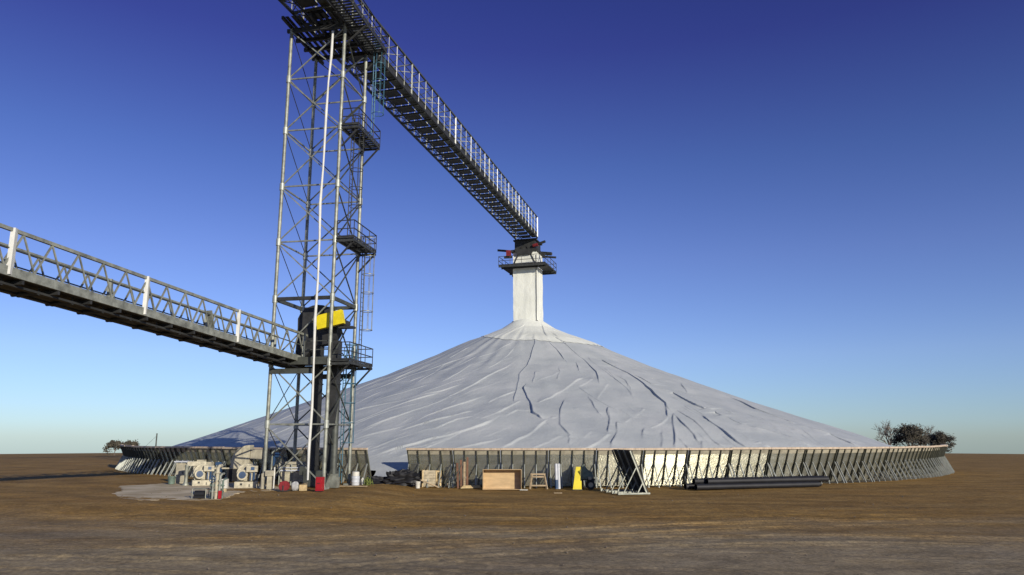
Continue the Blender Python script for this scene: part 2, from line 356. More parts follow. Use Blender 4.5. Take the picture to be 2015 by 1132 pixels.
BR = [  # folds with a face towards the sun: (polyline, height, width)
 (Z4([(1140,340),(960,430),(860,490),(640,590),(450,660),(30,820)]), .24, .34), (Z4([(820,470),(650,525),(380,590),(180,630),(30,660)]), .24, .36),
 (Z4([(1170,520),(970,600)]), .22, .26), (Z4([(980,545),(640,660),(400,760),(30,870)]), .22, .32),
 (Z4([(1000,720),(860,775),(680,830),(480,890),(200,970)]), .40, .42), (Z4([(870,655),(760,690),(600,730),(340,800)]), .3, .34),
 (Z4([(1200,585),(1100,640),(1020,680)]), .3, .32), (Z4([(1640,430),(1500,510),(1400,570),(1280,625)]), .26, .24),
 (Z4([(1390,710),(1280,790),(1180,840),(1060,900)]), .28, .24), (Z4([(1450,700),(1390,715)]), .2, .22),
 (Z4([(1260,655),(1170,650),(1090,690)]), .18, .22), (Z4([(900,690),(760,720),(620,780),(460,820),(150,930)]), .24, .30),
 (Z4([(740,790),(600,840),(470,890),(300,930)]), .28, .32), (Z4([(1100,820),(900,880),(720,920)]), .2, .24),
 (Z4([(1810,810),(1720,870),(1620,918)]), .28, .22), (Z4([(650,530),(300,640),(30,745)]), .24, .36),
 (Z4([(500,380),(350,450),(130,530)]), .2, .4), (Z4([(860,345),(760,410),(640,470)]), .18, .36), (Z4([(690,320),(600,400),(480,470)]), .16, .36),
 (Z4([(600,310),(420,400),(200,500)]), .18, .4), (Z4([(1230,60),(1130,120),(1040,165)]), .14, .24), (Z4([(1200,70),(1110,130),(1060,160)]), .12, .24),
 (Z4([(1250,130),(1180,180)]), .12, .24), (Z4([(1130,200),(1010,260),(900,300)]), .14, .3), (Z4([(840,225),(700,300)]), .14, .36),
 (Z4([(1150,235),(1050,330),(960,380)]), .14, .28), (Z4([(1800,470),(1710,590)]), .14, .22), (Z4([(1690,440),(1580,505)]), .14, .2),
 (Z4([(2010,660),(1900,740)]), .14, .2), (Z4([(1480,820),(1270,905)]), .14, .2), (Z4([(1690,790),(1560,890)]), .12, .18),
 ([(600,790),(520,822),(440,852)], .2, .42), ([(612,838),(545,842),(515,856),(470,868)], .2, .36), ([(640,790),(560,822),(500,846)], .18, .4),
 ([(630,815),(560,845),(520,862)], .22, .36), ([(640,850),(570,866),(520,876)], .24, .34), ([(470,836),(420,858),(380,872)], .14, .4),
 ([(720,758),(640,790),(580,812)], .16, .4), ([(760,742),(690,772),(640,800)], .18, .4), ([(450,872),(415,878)], .16, .34), ([(560,806),(500,830),(450,846)], .14, .4),
 (Z5([(460,610),(420,660),(340,690)]), .2, .2), (Z5([(300,560),(240,610)]), .14, .2), (Z4([(560,480),(380,540),(200,590)]), .16, .34),
 (Z4([(1500,380),(1420,420),(1290,470)]), .12, .22), (Z4([(460,880),(300,910),(160,945)]), .2, .3), (Z4([(340,900),(190,935)]), .2, .26)]
DK = [  # folds whose face turns away from the sun
 (Z4([(1290,130),(1300,200),(1270,300),(1220,380),(1190,450),(1150,600)]), .22, .26), (Z4([(1230,490),(1240,540),(1270,600),(1290,675),(1350,715)]), .40, .30),
 (Z4([(1500,580),(1470,690),(1470,750),(1540,820)]), .24, .24), (Z4([(1345,60),(1380,170),(1450,240),(1500,310)]), .24, .26),
 (Z4([(1400,120),(1490,190),(1610,280),(1720,400),(1735,470)]), .26, .28), (Z4([(1400,140),(1500,195),(1690,280),(1850,350),(2015,450)]), .34, .3),
 (Z4([(1580,330),(1600,390)]), .2, .22), (Z4([(1660,560),(1740,680)]), .2, .2), (Z4([(1800,630),(1810,760)]), .24, .2), (Z4([(1770,370),(1950,530)]), .2, .24),
 (Z4([(1660,290),(1790,400),(1900,480)]), .16, .24),
 (Z5([(0,225),(200,330),(300,400),(360,450),(450,530),(490,590)]), .42, .3), (Z5([(230,340),(350,400),(500,460),(650,540),(780,590),(870,630)]), .42, .3),
 (Z5([(490,590),(600,700),(660,780)]), .34, .26), (Z5([(500,600),(505,820)]), .28, .22), (Z5([(450,530),(460,620)]), .28, .22),
 (Z5([(510,570),(640,650),(760,770),(830,815)]), .24, .26), (Z5([(700,620),(800,690),(900,770),(1000,830)]), .42, .3),
 (Z5([(1010,690),(1200,740),(1330,790),(1420,822)]), .40, .3), (Z5([(880,480),(1050,560),(1200,620),(1300,660)]), .34, .3),
 (Z5([(1400,690),(1550,730),(1720,810)]), .36, .3), (Z5([(60,550),(75,640),(60,720)]), .24, .2), (Z5([(120,650),(120,720),(80,800)]), .26, .2),
 (Z5([(50,310),(180,380),(210,460)]), .2, .24), (Z5([(300,690),(290,740)]), .2, .2), (Z5([(1060,790),(1140,820)]), .28, .24), (Z5([(550,390),(590,450)]), .2, .24),
 (Z5([(530,760),(600,830)]), .24, .2), (Z5([(560,540),(700,620),(860,720)]), .14, .3), (Z5([(900,700),(1020,780)]), .16, .24), (Z5([(700,500),(900,600)]), .12, .3),
 (Z5([(1150,640),(1400,740)]), .14, .3), (Z4([(1460,370),(1450,450)]), .12, .2), (Z4([(1300,400),(1280,470)]), .14, .2), (Z4([(1530,820),(1530,880)]), .16, .2),
 (Z4([(1880,420),(1950,500),(1960,560)]), .18, .24), (Z5([(420,720),(420,820)]), .14, .18), (Z5([(690,760),(690,830)]), .2, .2),
 (Z5([(780,585),(900,645),(1010,690),(1120,720)]), .2, .24), (Z5([(560,330),(720,405),(880,480)]), .16, .24), (Z5([(1290,655),(1410,695)]), .18, .24),
 (Z5([(300,330),(480,410),(680,500),(860,580)]), .14, .24), (Z5([(480,480),(620,560),(760,650)]), .16, .24), (Z5([(820,700),(940,770),(1040,825)]), .16, .24),
 (Z5([(1000,600),(1180,680),(1320,745)]), .14, .24), (Z5([(1560,735),(1700,775),(1840,810)]), .2, .24), (Z4([(1560,250),(1680,340),(1800,470)]), .14, .24),
 (Z5([(620,690),(740,800)]), .18, .22), (Z5([(1230,740),(1360,800)]), .2, .24)]
_rg = random.Random(77)
for _ in range(46):
    x0, y0 = _rg.uniform(560, 1010), 0; y0 = _rg.uniform(max(672, 880 - (x0 - 330) * 0.335 + 10), 850)
    ln = _rg.uniform(50, 190); sl = _rg.uniform(.33, .50); bend = _rg.uniform(-6, 8)
    BR.append(([(x0, y0), (x0 - ln * .35, y0 + ln * .35 * sl + bend), (x0 - ln * .7, y0 + ln * .7 * sl + bend), (x0 - ln, y0 + ln * sl * .95)], _rg.uniform(.07, .2), _rg.uniform(.2, .4)))
for _ in range(16):
    x0 = _rg.uniform(1080, 1600); y0 = _rg.uniform(700 + (x0 - 1080) * .29, 860); ln = _rg.uniform(25, 110); sl = _rg.uniform(.42, .7)
    DK.append(([(x0, y0), (x0 + ln * .5, y0 + ln * .5 * sl + 3), (x0 + ln, y0 + ln * sl)], _rg.uniform(.06, .16), _rg.uniform(.2, .3)))
for _ in range(80):                                        # fine tight drapes between them
    x0 = _rg.uniform(480, 1030); y0 = _rg.uniform(max(668, 880 - (x0 - 330) * 0.335 + 8), 868); ln = _rg.uniform(25, 110); sl = _rg.uniform(.32, .52)
    BR.append(([(x0, y0), (x0 - ln * .5, y0 + ln * .5 * sl + _rg.uniform(-3, 4)), (x0 - ln, y0 + ln * sl)], _rg.uniform(.04, .12), _rg.uniform(.12, .24)))
TH0, TH1 = R(-100), R(100)
def fold_height(x, y):
    """sum of all folds at plan positions x, y"""
    h = np.zeros_like(x); lx = np.zeros_like(x); ly = np.zeros_like(x); sx, sy = math.sin(R(SUN_AZ)), -math.cos(R(SUN_AZ))
    for bright, lines in ((True, BR), (False, DK)):
        for pts, hh, ww in lines:
            P = [on_cone(*p) for p in pts]; P = [p for p in P if p is not None]
            if len(P) < 2: continue
            P = np.array([(p.x, p.y) for p in P])
            # a little wander so that no fold is ruled straight
            Q = [P[0]]
            for a, b in zip(P[:-1], P[1:]):
                n = max(2, int(np.hypot(*(b - a)) / 1.2)); nrm = np.array([-(b - a)[1], (b - a)[0]]) / (np.hypot(*(b - a)) + 1e-6)
                for k in range(1, n + 1):
                    q = a + (b - a) * k / n
                    Q.append(q + nrm * (np.random.randn() * 0.07 if k < n else 0))
            Q = np.array(Q); lo = Q.min(0) - 2.5; hi = Q.max(0) + 2.5
            sel = np.where((x > lo[0]) & (x < hi[0]) & (y > lo[1]) & (y < hi[1]))[0]
            if not len(sel): continue
            xs, ys = x[sel], y[sel]; best = np.full(len(sel), 1e9); nxs = np.zeros(len(sel)); nys = np.zeros(len(sel)); sgn = np.zeros(len(sel)); par = np.zeros(len(sel))
            nseg = len(Q) - 1
            for i in range(nseg):
                a, b = Q[i], Q[i + 1]; d = b - a; l2 = d @ d + 1e-9
                t = np.clip(((xs - a[0]) * d[0] + (ys - a[1]) * d[1]) / l2, 0, 1)
                ox, oy = xs - a[0] - t * d[0], ys - a[1] - t * d[1]; dd = np.hypot(ox, oy)
                nx, ny = -d[1], d[0]
                if nx * sx + ny * sy < 0: nx, ny = -nx, -ny       # normal of the fold that looks to the sun
                m = dd < best; best[m] = dd[m]; sgn[m] = np.sign(ox * nx + oy * ny)[m]; par[m] = ((i + t) / nseg)[m]; l_ = math.sqrt(l2); nxs[m] = nx / l_; nys[m] = ny / l_
            hh_ = hh * (0.40 if bright else 0.54); steep, soft = (0.08 if bright else 0.085), ww * (3.2 if bright else 2.4)
            sunside = sgn >= 0
            wd = np.where(sunside == bright, steep, soft)
            taper = np.clip(np.minimum(par, 1 - par) * 7 + (0.25 if bright else 0.45), 0, 1)
            along = 0.8 + 0.4 * np.sin(par * 9 + hh * 50) * 0.5
            hn = hh_ * taper * along * np.exp(-(best / wd) ** np.where(sunside == bright, 1.5, 0.8)); up = hn > h[sel]
            if not bright:                                    # the cloth folds over towards its shaded side
                lx[sel] = np.where(up, -nxs * hn * 0.6, lx[sel]); ly[sel] = np.where(up, -nys * hn * 0.6, ly[sel])
            h[sel] = np.maximum(h[sel], hn)
    return h, lx, ly
def tarp_surface(rr, tt, lift=0.0, folds=1.0):
    Rr, Tt = np.meshgrid(rr, tt, indexing='ij') if rr.ndim == 1 else (rr, tt)
    x = C.x + Rr * np.sin(Tt); y = C.y - Rr * np.cos(Tt); z = prof(Rr)
    amp = sstep(1.5, 9, Rr)
    z = z + amp * (0.24 * vnoise(x * 0.11, y * 0.11, 11) + 0.10 * vnoise(x * 0.33, y * 0.33, 12) + 0.04 * vnoise(x * 0.9, y * 0.9, 13))
    # long shallow drapes that run down the slope
    z = z + amp * 0.05 * np.sin(Tt * 46 + 3 * vnoise(Tt * 9, Rr * 0.12, 14)) * (0.5 + vnoise(Tt * 7, Rr * 0.2, 15))
    fh, lx, ly = fold_height(x.ravel(), y.ravel())
    z = z + fh.reshape(x.shape); x = x + lx.reshape(x.shape); y = y + ly.reshape(x.shape)
    return np.stack([x, y, z + lift], -1)
RW = 43.0
def phi_of(px, Rr=RW + 0.6):
    u = (px - CX) / F / 1.0275; lo = Vector((0, 0)); d = Vector((u, 1)).normalized(); b = C.dot(d); t = b - math.sqrt(b * b - C.dot(C) + Rr * Rr)
    P = d * t - C; return math.atan2(P.x, -P.y)
GAP0, GAP1 = phi_of(727), phi_of(803)
pile = thing('covered_grain_pile', (C.x, C.y, 0), 'huge conical grain pile under a creased pale grey tarpaulin', 'grain pile')
rr = np.concatenate([np.linspace(1.2, 12, 100), np.linspace(12, 44.2, 390)[1:]]); tt = np.linspace(TH0, TH1, 1700)
rmax = 42.65 + 1.5 * sstep(GAP0, GAP0 + .012, tt) * sstep(GAP1, GAP1 - .012, tt)
RR2 = 1.2 + (rr[:, None] - 1.2) * ((rmax - 1.2) / (44.2 - 1.2))[None, :]; TT2 = np.repeat(tt[None, :], len(rr), 0)
V = tarp_surface(RR2, TT2).reshape(-1, 3) - np.array([C.x, C.y, 0])
np_mesh('tarpaulin', V, grid_faces(len(rr), len(tt)), M_tarp, pile)
# back half, out of sight: coarse
rb = np.linspace(1.2, 42.6, 50); tb = np.linspace(TH1, TH0 + 2 * math.pi, 60); Rb, Tb = np.meshgrid(rb, tb, indexing='ij')
Vb = np.stack([Rb * np.sin(Tb), -Rb * np.cos(Tb), prof(Rb)], -1).reshape(-1, 3)
np_mesh('rear_tarpaulin', Vb, grid_faces(50, 60), M_tarp, pile)
# cream collar
tc_ = np.linspace(R(-180), R(180), 420); kc = np.linspace(0, 1, 90)
rout = np.interp(np.degrees(tc_), [-180, -90, -60, -15, 15, 50, 90, 180], [6.5, 5.3, 6.2, 9.3, 9.9, 9.6, 8.7, 6.5]) * KS
rout = rout + 0.35 * vnoise(tc_ * 4 + 20, tc_ * 0 + 3, 21) + 0.12 * vnoise(tc_ * 17 + 40, tc_ * 0 + 9, 22)
Rc = 1.15 + (rout[None, :] - 1.15) * kc[:, None]; Tc = np.repeat(tc_[None, :], 90, 0)
V = tarp_surface(Rc, Tc, 0.05).reshape(-1, 3) - np.array([C.x, C.y, 0])
np_mesh('tarp_collar', V, grid_faces(90, 420), M_cap, pile)['label'] = 'cream collar of the tarpaulin round the foot of the filling tower'

# ================================================================== RETAINING WALL
LEAN, HT, SW = 0.95, 2.33, 3.0
def wall_section_proto():
    m = MB(); nx = 9; vs = []; fs = []
    for j, (o, z) in enumerate(((0, 0.04), (-LEAN, HT))):
        for off in (0.0, 0.05):
            hw = (SW - 0.02) / 2 + (0.033 if j else 0)
            vs += [(-hw, o + off, z), (hw, o + off, z)]
    # 0,1 bottom outer 2,3 bottom inner 4,5 top outer 6,7 top inner
    m.add(vs, [(0, 1, 5, 4), (2, 6, 7, 3), (0, 2, 3, 1), (4, 5, 7, 6), (0, 4, 6, 2), (1, 3, 7, 5)])
    p = m.build('wall_panel', M_panel)
    frames = []
    def on(z): return -LEAN * (z - 0.04) / (HT - 0.04)
    for x in (-SW / 2 + 0.07, -SW / 4, 0, SW / 4, SW / 2 - 0.07):
        b = MB(); s = 1 + 0
        b.bar((x, on(0.1) - 0.058, 0.1), (x * 1.02, on(HT - 0.03) - 0.058, HT - 0.03), 0.055, 0.10, up=(0, 1, 0.4))
        st = b.build('stud', M_stud); frames.append(st)
        b = MB()
        b.bar((x, 0.0, 0.03), (x, -1.40, 0.03), 0.06, 0.06)
        b.bar((x, -1.36, 0.04), (x, on(1.42) - 0.14, 1.42), 0.05, 0.07, up=(0, 1, 0))
        b.bar((x, -0.72, 0.10), (x, on(0.62) - 0.14, 0.62), 0.05, 0.05, up=(0, 1, 0))
        frames.append(b.build('brace', M_brace))
    t = MB(); t.box((0, -LEAN - 0.03, HT + 0.055), (SW + 0.075, 0.20, 0.13)); rail = t.build('top_rail', M_rail)
    # flat cover strip just under the rail
    t = MB(); t.bar((-SW / 2 - 0.02, on(HT - .17) - 0.012, HT - 0.17), (SW / 2 + 0.02, on(HT - .17) - 0.012, HT - 0.17), 0.02, 0.26, up=(0, -LEAN, HT)); strip = t.build('cover_strip', M_creamd)
    return p, frames + [rail, strip]
PANEL, SUBS = wall_section_proto()
first_used = [False]
def wall_section(parent, loc, rz, local=True):
    if not first_used[0]:
        p, subs = PANEL, SUBS; first_used[0] = True
    else:
        p = PANEL.copy(); COL.objects.link(p); subs = []
        for s in SUBS:
            c = s.copy(); COL.objects.link(c); subs.append(c)
    p.parent = parent; p.location = Vector(loc) - ORG[parent.name] + Vector((0, random.gauss(0, .012), random.gauss(0, .007))); p.rotation_euler = (random.gauss(0, .006), 0, rz + random.gauss(0, .003))
    for s in subs: s.parent = p
    return p
def wall(name, phi0, n, sgn, label):
    P0 = Vector((C.x + RW * math.sin(phi0), C.y - RW * math.cos(phi0), 0))
    t = thing(name, P0, label, 'wall', 'retaining walls round the pile')
    dphi = (SW + 0.01) / RW
    for k in range(n):
        ph = phi0 + sgn * dphi * (k + 0.5)
        x, y = C.x + RW * math.sin(ph), C.y - RW * math.cos(ph)
        wall_section(t, (x, y, float(gz(x, y)) if math.hypot(x, y) < 75 and x > -9 else 0.0), ph)
    return t
wall('retaining_wall', phi_of(803), 20, 1, 'long ribbed steel retaining wall running from the gap past the plywood box')
wall('retaining_wall', phi_of(727), 13, -1, 'shorter ribbed steel retaining wall running behind the lattice tower and fans')

# spare wall section standing free in front of the wall
fs = thing('spare_wall_section', G(1240, 972), 'loose dark wall section on pale steel frames standing clear of the wall', 'wall panel')
ax = Vector((-0.64, 2.93)).normalized(); near_b = G(1276, 973)
mid = Vector((near_b.x, near_b.y, 0)) + Vector((ax.x, ax.y, 0)) * SW / 2
rz = math.atan2(-ax.y, -ax.x) + math.pi      # panel length along ax
def spare_section():
    # braced side looks left and towards the back of the yard
    rot = math.atan2(ax.y, ax.x)
    T = Matrix.Translation(mid) @ Matrix.Rotation(rot + math.pi, 4, 'Z')
    def tr(p): return T @ Vector(p)
    out = -1 if (T.to_3x3() @ Vector((0, -1, 0))).x < 0 else 1
    def q(x, o, z): return tr((x, -o * out * -1 if out == 1 else -o, z))
    m = MB(); hw = SW / 2 - 0.02
    m.add([q(-hw, 0, .05), q(hw, 0, .05), q(hw, LEAN, HT + .1), q(-hw, LEAN, HT + .1), q(-hw, -.04, .05), q(hw, -.04, .05), q(hw, LEAN - .04, HT + .1), q(-hw, LEAN - .04, HT + .1)],
          [(0, 1, 2, 3), (4, 7, 6, 5), (0, 4, 5, 1), (1, 5, 6, 2), (2, 6, 7, 3), (3, 7, 4, 0)])
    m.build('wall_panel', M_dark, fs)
    r_ = MB()
    for k in range(1, 9): r_.bar(q(-hw + 2 * hw * k / 9, .03, .1), q(-hw + 2 * hw * k / 9, LEAN + .03, HT + .05), .05, .05)
    r_.build('panel_ribs', M_galvd, fs)
    X_NEAR = min((-hw, hw), key=lambda x_: q(x_, 0, 0).y)
    for x in (-hw, -hw / 3, hw / 3, hw):
        b = MB()
        b.bar(q(x, .09, .06), q(x, LEAN + .06, HT + .06), 0.055, 0.08); b.bar(q(x, -.1, .05), q(x, 1.75, .05), 0.09, 0.09)
        b.bar(q(x, 1.45, .10), q(x, LEAN * .62 + .1, HT * .62), 0.045, 0.05); b.bar(q(x, .62, .10), q(x, LEAN * .25 + .1, HT * .25), 0.055, 0.055)
        b.box(q(x, 1.72, .08), (0.16, 0.16, 0.16), rot)
        b.build('brace_frame', M_galv, fs)
spare_section()

# ================================================================== LATTICE TOWER
FL = Vector((-14.3, 44.66, 0)); E1 = Vector((3.61, -0.66, 0)); E2 = Vector((0.66, 3.64, 0)); E1n = E1.normalized(); E2n = E2.normalized()
def T(a, b, z, out=0.0): p = FL + E1 * a + E2 * b + E1n * out; return Vector((p.x, p.y, z))
LV = [0.34, 3.88, 7.45, 11.3, 14.85, 18.4, 22.1, 25.6, 29.05]
tower = thing('lattice_tower', T(.5, .5, 0.28), 'tall galvanised lattice tower that carries the high conveyor bridge', 'tower')
CN = [(0, 0), (1, 0), (1, 1), (0, 1)]
for a, b in CN:
    m = MB(); m.tube([T(a, b, 0.2), T(a, b, 29.2)], 0.11, 12)
    lg = m.build('leg', M_galv, tower)
    for z in LV[1:-1]:
        m = MB(); m.tube([T(a, b, z - .22), T(a, b, z + .22)], 0.155, 12); m.build('collar', M_brace, lg)
    m = MB(); m.box(T(a, b, 0.30), (0.5, 0.5, 0.12), -0.18); m.build('base_plate', M_brace, lg)
for z in LV[1:]:
    for (a, b), (c, d) in zip(CN, CN[1:] + CN[:1]):
        big = z in (7.45, 29.05, 11.3)
        m = MB(); m.bar(T(a, b, z), T(c, d, z), 0.12 if big else 0.075, 0.22 if big else 0.085)
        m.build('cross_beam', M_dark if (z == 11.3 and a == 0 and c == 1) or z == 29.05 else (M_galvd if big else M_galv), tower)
for i in range(8):
    z0, z1 = LV[i], LV[i + 1]
    for f, ((a, b), (c, d)) in enumerate(zip(CN, CN[1:] + CN[:1])):
        if f == 3:                                   # left face: tension rods
            m = MB(); m.tube([T(0, 0, z1 - .1), T(0, 1, z0 + .1)], 0.028, 6); m.build('tension_rod', M_dark, tower)
            if i in (0, 1): m = MB(); m.tube([T(0, 1, z1 - .1), T(0, 0, z0 + .1)], 0.028, 6); m.build('tension_rod', M_dark, tower)
            continue
        for k in (0, 1):
            if f == 0 and i == 2 and k == 0: continue
            p, q = (T(a, b, z0 + .12), T(c, d, z1 - .12)) if k else (T(a, b, z1 - .12), T(c, d, z0 + .12))
            off = (E2n if f != 1 else E1n) * (0.05 * (1 if k else -1))
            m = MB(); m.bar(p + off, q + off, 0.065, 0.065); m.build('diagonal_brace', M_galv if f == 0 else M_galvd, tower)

def railing(m, pts, z, post=1.15, h=1.07, closed=False):
    segs = list(zip(pts[:-1], pts[1:]))
    for p, q in segs:
        p, q = Vector(p), Vector(q); n = max(1, round((q - p).length / post))
        for k in range(n + 1):
            r = p.lerp(q, k / n); m.bar(r, r + Vector((0, 0, h)), 0.05, 0.05)
        for hh in (h, h * 0.52): m.bar(p + Vector((0, 0, hh)), q + Vector((0, 0, hh)), 0.05, 0.05)
        m.bar(p + Vector((0, 0, .07)), q + Vector((0, 0, .07)), 0.02, 0.12)
def platform(z, b0, b1, wd, mats=(M_grate, M_dark)):
    g = MB(); n = int((b1 - b0) * 3.7 / 0.30)
    for k in range(n + 1):
        b = b0 + (b1 - b0) * k / n; g.bar(T(1, b, z + .06, 0.12), T(1, b, z + .06, wd), 0.17, 0.05)
    for o in (0.16, wd / 2, wd - .04): g.bar(T(1, b0, z - .03, o), T(1, b1, z - .03, o), 0.06, 0.14)
    for b in (b0, (b0 + b1) / 2, b1): g.bar(T(1, b, z - .10, 0.0), T(1, b, z - .10, wd), 0.08, 0.14)
    p = g.build('platform', mats[0], tower)
    r = MB(); railing(r, [T(1, b0, z + .08, .15), T(1, b0, z + .08, wd), T(1, b1, z + .08, wd), T(1, b1, z + .08, .15)], z); r.build('railing', mats[1], p)
    for b in (0.02, 0.98):
        k = MB(); k.bar(T(1, b, z - .1, wd - .05), T(1, b, z - 1.25, 0.10), 0.09, 0.09); k.build('bracket', M_dark, p)
    return p
platform(7.45, -0.02, 1.0, 1.25); platform(14.85, -0.02, 1.0, 1.22); platform(22.1, -0.02, 1.0, 1.22); platform(29.05, -0.9, 1.02, 1.45)
# deck inside the tower at the elevator head
d = MB()
for k in range(13): d.bar(T(0.04 + .075 * k, 0.02, 7.62), T(0.04 + .075 * k, 0.98, 7.62), 0.24, 0.05)
d.bar(T(0.30, 0, 7.56), T(1.0, 0, 7.56), 0.08, 0.42)
d.bar(T(0, -.02, 6.95), T(0.75, -.02, 6.95), 0.16, 0.30); d.bar(T(0, .5, 7.25), T(1, .5, 7.25), 0.2, 0.3); d.bar(T(0.3, .98, 6.9), T(1, .98, 6.9), 0.2, 0.3)
dk = d.build('deck', M_galvd, tower)
r = MB(); railing(r, [T(0.55, 0.03, 7.66), T(0.97, 0.03, 7.66)], 7.6); r.build('railing', M_galvd, dk); r = MB(); railing(r, [T(0.03, 0.97, 7.66), T(0.97, 0.97, 7.66)], 7.6); r.build('railing', M_galvd, dk)
# top frame below the bridge
d = MB()
for b in (0, .33, .66, 1): d.bar(T(-.08, b, 29.0), T(1.08, b, 29.0), 0.16, 0.24)
for a in (0, .5, 1): d.bar(T(a, -.35, 29.22), T(a, 1.3, 29.22), 0.16, 0.2)
for k in range(9): d.bar(T(0.05 + .11 * k, -.3, 29.36), T(0.05 + .11 * k, 1.2, 29.36), 0.22, 0.03)
d.build('top_frame', M_dark, tower)
def ladder(a, b, z0, z1, out, cage0, m1, m2):
    l = MB(); p = T(a, b, 0, out)
    for s in (-.2, .2):
        q = p + E2n * s; l.tube([q + Vector((0, 0, z0)), q + Vector((0, 0, z1))], 0.03, 6)
    z = z0 + .2
    while z < z1: l.tube([p + E2n * -.2 + Vector((0, 0, z)), p + E2n * .2 + Vector((0, 0, z))], 0.014, 5); z += 0.3
    lo = l.build('ladder', m1, tower)
    c = MB(); z = cage0
    def hoop(t): return p + E1n * (0.36 + .38 * math.sin(t)) + E2n * (0.38 * math.cos(t))
    angs = [R(q) for q in range(-40, 221, 26)]
    while z < z1 + .3:
        pts = [p + E2n * .2] + [hoop(t) for t in angs] + [p - E2n * .2]
        c.tube([q + Vector((0, 0, z)) for q in pts], 0.025, 5); z += 1.2
    for t in angs[1:-1:2]: c.tube([hoop(t) + Vector((0, 0, cage0)), hoop(t) + Vector((0, 0, z - 1.2))], 0.016, 5)
    c.build('cage', m2, lo)
ladder(1, .80, 0.4, 8.6, -0.25, 2.8, M_bluest, M_bluest)
ladder(1, .96, 7.5, 15.9, 0.45, 9.8, M_dark, M_galv)
ladder(1, .28, 14.9, 23.2, 0.42, 17.2, M_dark, M_dark)
ladder(1, 1.0, 22.2, 30.1, 0.65, 24.5, M_bluest, M_bluest)

# white hose hanging down the face of the tower
hz = [(655, 62), (651, 110), (647, 160), (643, 215), (639, 255), (636, 330), (631, 400), (628, 470), (625, 550), (621, 630), (617, 720), (613, 800), (609, 880), (606, 945)]
P = [at(x, y, 43.55) for x, y in hz]
for i, p in enumerate(P): p.x += 0.035 * math.sin(i * 1.9)
m = MB(); m.tube(P, [.072 + .018 * math.sin(i * 2.3) for i in range(len(P))], 10)
hose = thing('hanging_hose', P[-1], 'long white hose hanging down the front of the lattice tower', 'hose'); m.build('hose', M_white, hose)
m = MB(); m.tube([P[0] + Vector((0, .5, .35)), P[0] + Vector((0, .12, .3)), P[0] + Vector((0, 0, -.1))], .06, 8); m.build('hook', M_dark, hose)

# ================================================================== BUCKET ELEVATOR INSIDE THE TOWER
el = thing('bucket_elevator', T(.5, .45, .28), 'dark bucket elevator with two tall casings and a rounded head inside the tower', 'elevator')
def EP(x, b, z): return Vector((T(0, b, 0).x, T(0, b, 0).y, 0)) + E1n * x + Vector((0, 0, z))
def along(px, py, b):   # distance along the front direction of a point seen at px on the plane b
    o = T(0, b, 0); dd = ray(px, py); det = dd.x * E1n.y - dd.y * E1n.x
    t = (o.x * E1n.y - o.y * E1n.x) / det; p = Vector((dd.x * t, dd.y * t)); return (p - Vector((o.x, o.y))).dot(Vector((E1n.x, E1n.y)))
B0 = 0.45
xl, xr = along(622, 800, B0), along(655, 800, B0)
for x, wd in ((xl, .42), (xr, .58)):
    m = MB(); m.box(EP(x, B0, 4.6), (wd, .62, 8.6), -0.18)
    for z in (1.5, 3.9, 6.3): m.box(EP(x, B0, z), (wd + .08, .70, .07), -0.18)
    m.build('casing', M_dark, el)
m = MB(); m.box(EP((xl + xr) / 2, B0, .75), (1.9, .8, .9), -0.18); m.box(EP((xl + xr) / 2 - .9, B0, 1.2), (.7, .6, .5), -0.18); m.build('boot', M_galvd, el)
xa, xb = along(589, 650, B0), along(668, 650, B0); xm = (xa + xb) / 2; hw = (xb - xa) / 2
ol = [(-hw, 8.1), (-hw * .95, 9.7)] + [(hw * math.cos(t), 10.0 + 1.12 * math.sin(t)) for t in [R(q) for q in range(165, -1, -15)]] + [(hw, 9.3), (hw * .75, 8.75), (-hw * .1, 8.55), (-hw * .45, 8.0), (-hw * .8, 7.75)]
m = MB(); m.prism([(x, z) for x, z in ol], EP(xm, B0, 0) - E2n * .38, E1n, (0, 0, 1), E2n * .76); m.build('head', M_dark, el)
m = MB(); m.bar(EP(xm - hw * .72, B0, 8.2), EP(xm - hw * .95, B0, 7.3), .5, .5); m.build('spout', M_galvd, el)
yl, yr = along(624, 630, 0.12), along(676, 625, 0.12)
m = MB(); m.box(EP((yl + yr) / 2, 0.12, 10.02), (yr - yl, .34, .84), M=Matrix.Rotation(-0.18, 4, 'Z') @ Matrix.Rotation(-R(12), 4, 'Y'))
g = m.build('belt_guard', M_yellow, el); g['label'] = 'bright yellow belt guard on the elevator head'
m = MB(); m.tube([EP(yl + .35, .1, 9.9), EP(yl + .35, .4, 9.9)], .16, 12); m.tube([EP(yr - .25, .16, 9.9), EP(yr - .25, .45, 9.9)], .22, 12); m.box(EP(yr + .05, .25, 9.6), (.9, .5, .12), -.18); m.build('motor', M_dark, el)
# grey chute that leaves the elevator and slants to the foot of the tower
c0, c1 = at(662, 780, 46.0), at(655, 945, 44.9)
m = MB(); m.tube([c0, c0.lerp(c1, .45), c1], [.20, .21, .22], 12)
ch = thing('grain_chute', c1, 'grey steel grain chute slanting down to the foot of the tower', 'chute')
m.build('pipe', M_galvd, ch)
m = MB(); m.box(Vector((c1.x, c1.y, .58)), (.62, .55, .6), -.18); m.box(Vector((c1.x, c1.y, .96)), (.5, .45, .2), -.18); m.build('outlet_box', M_galv, ch)

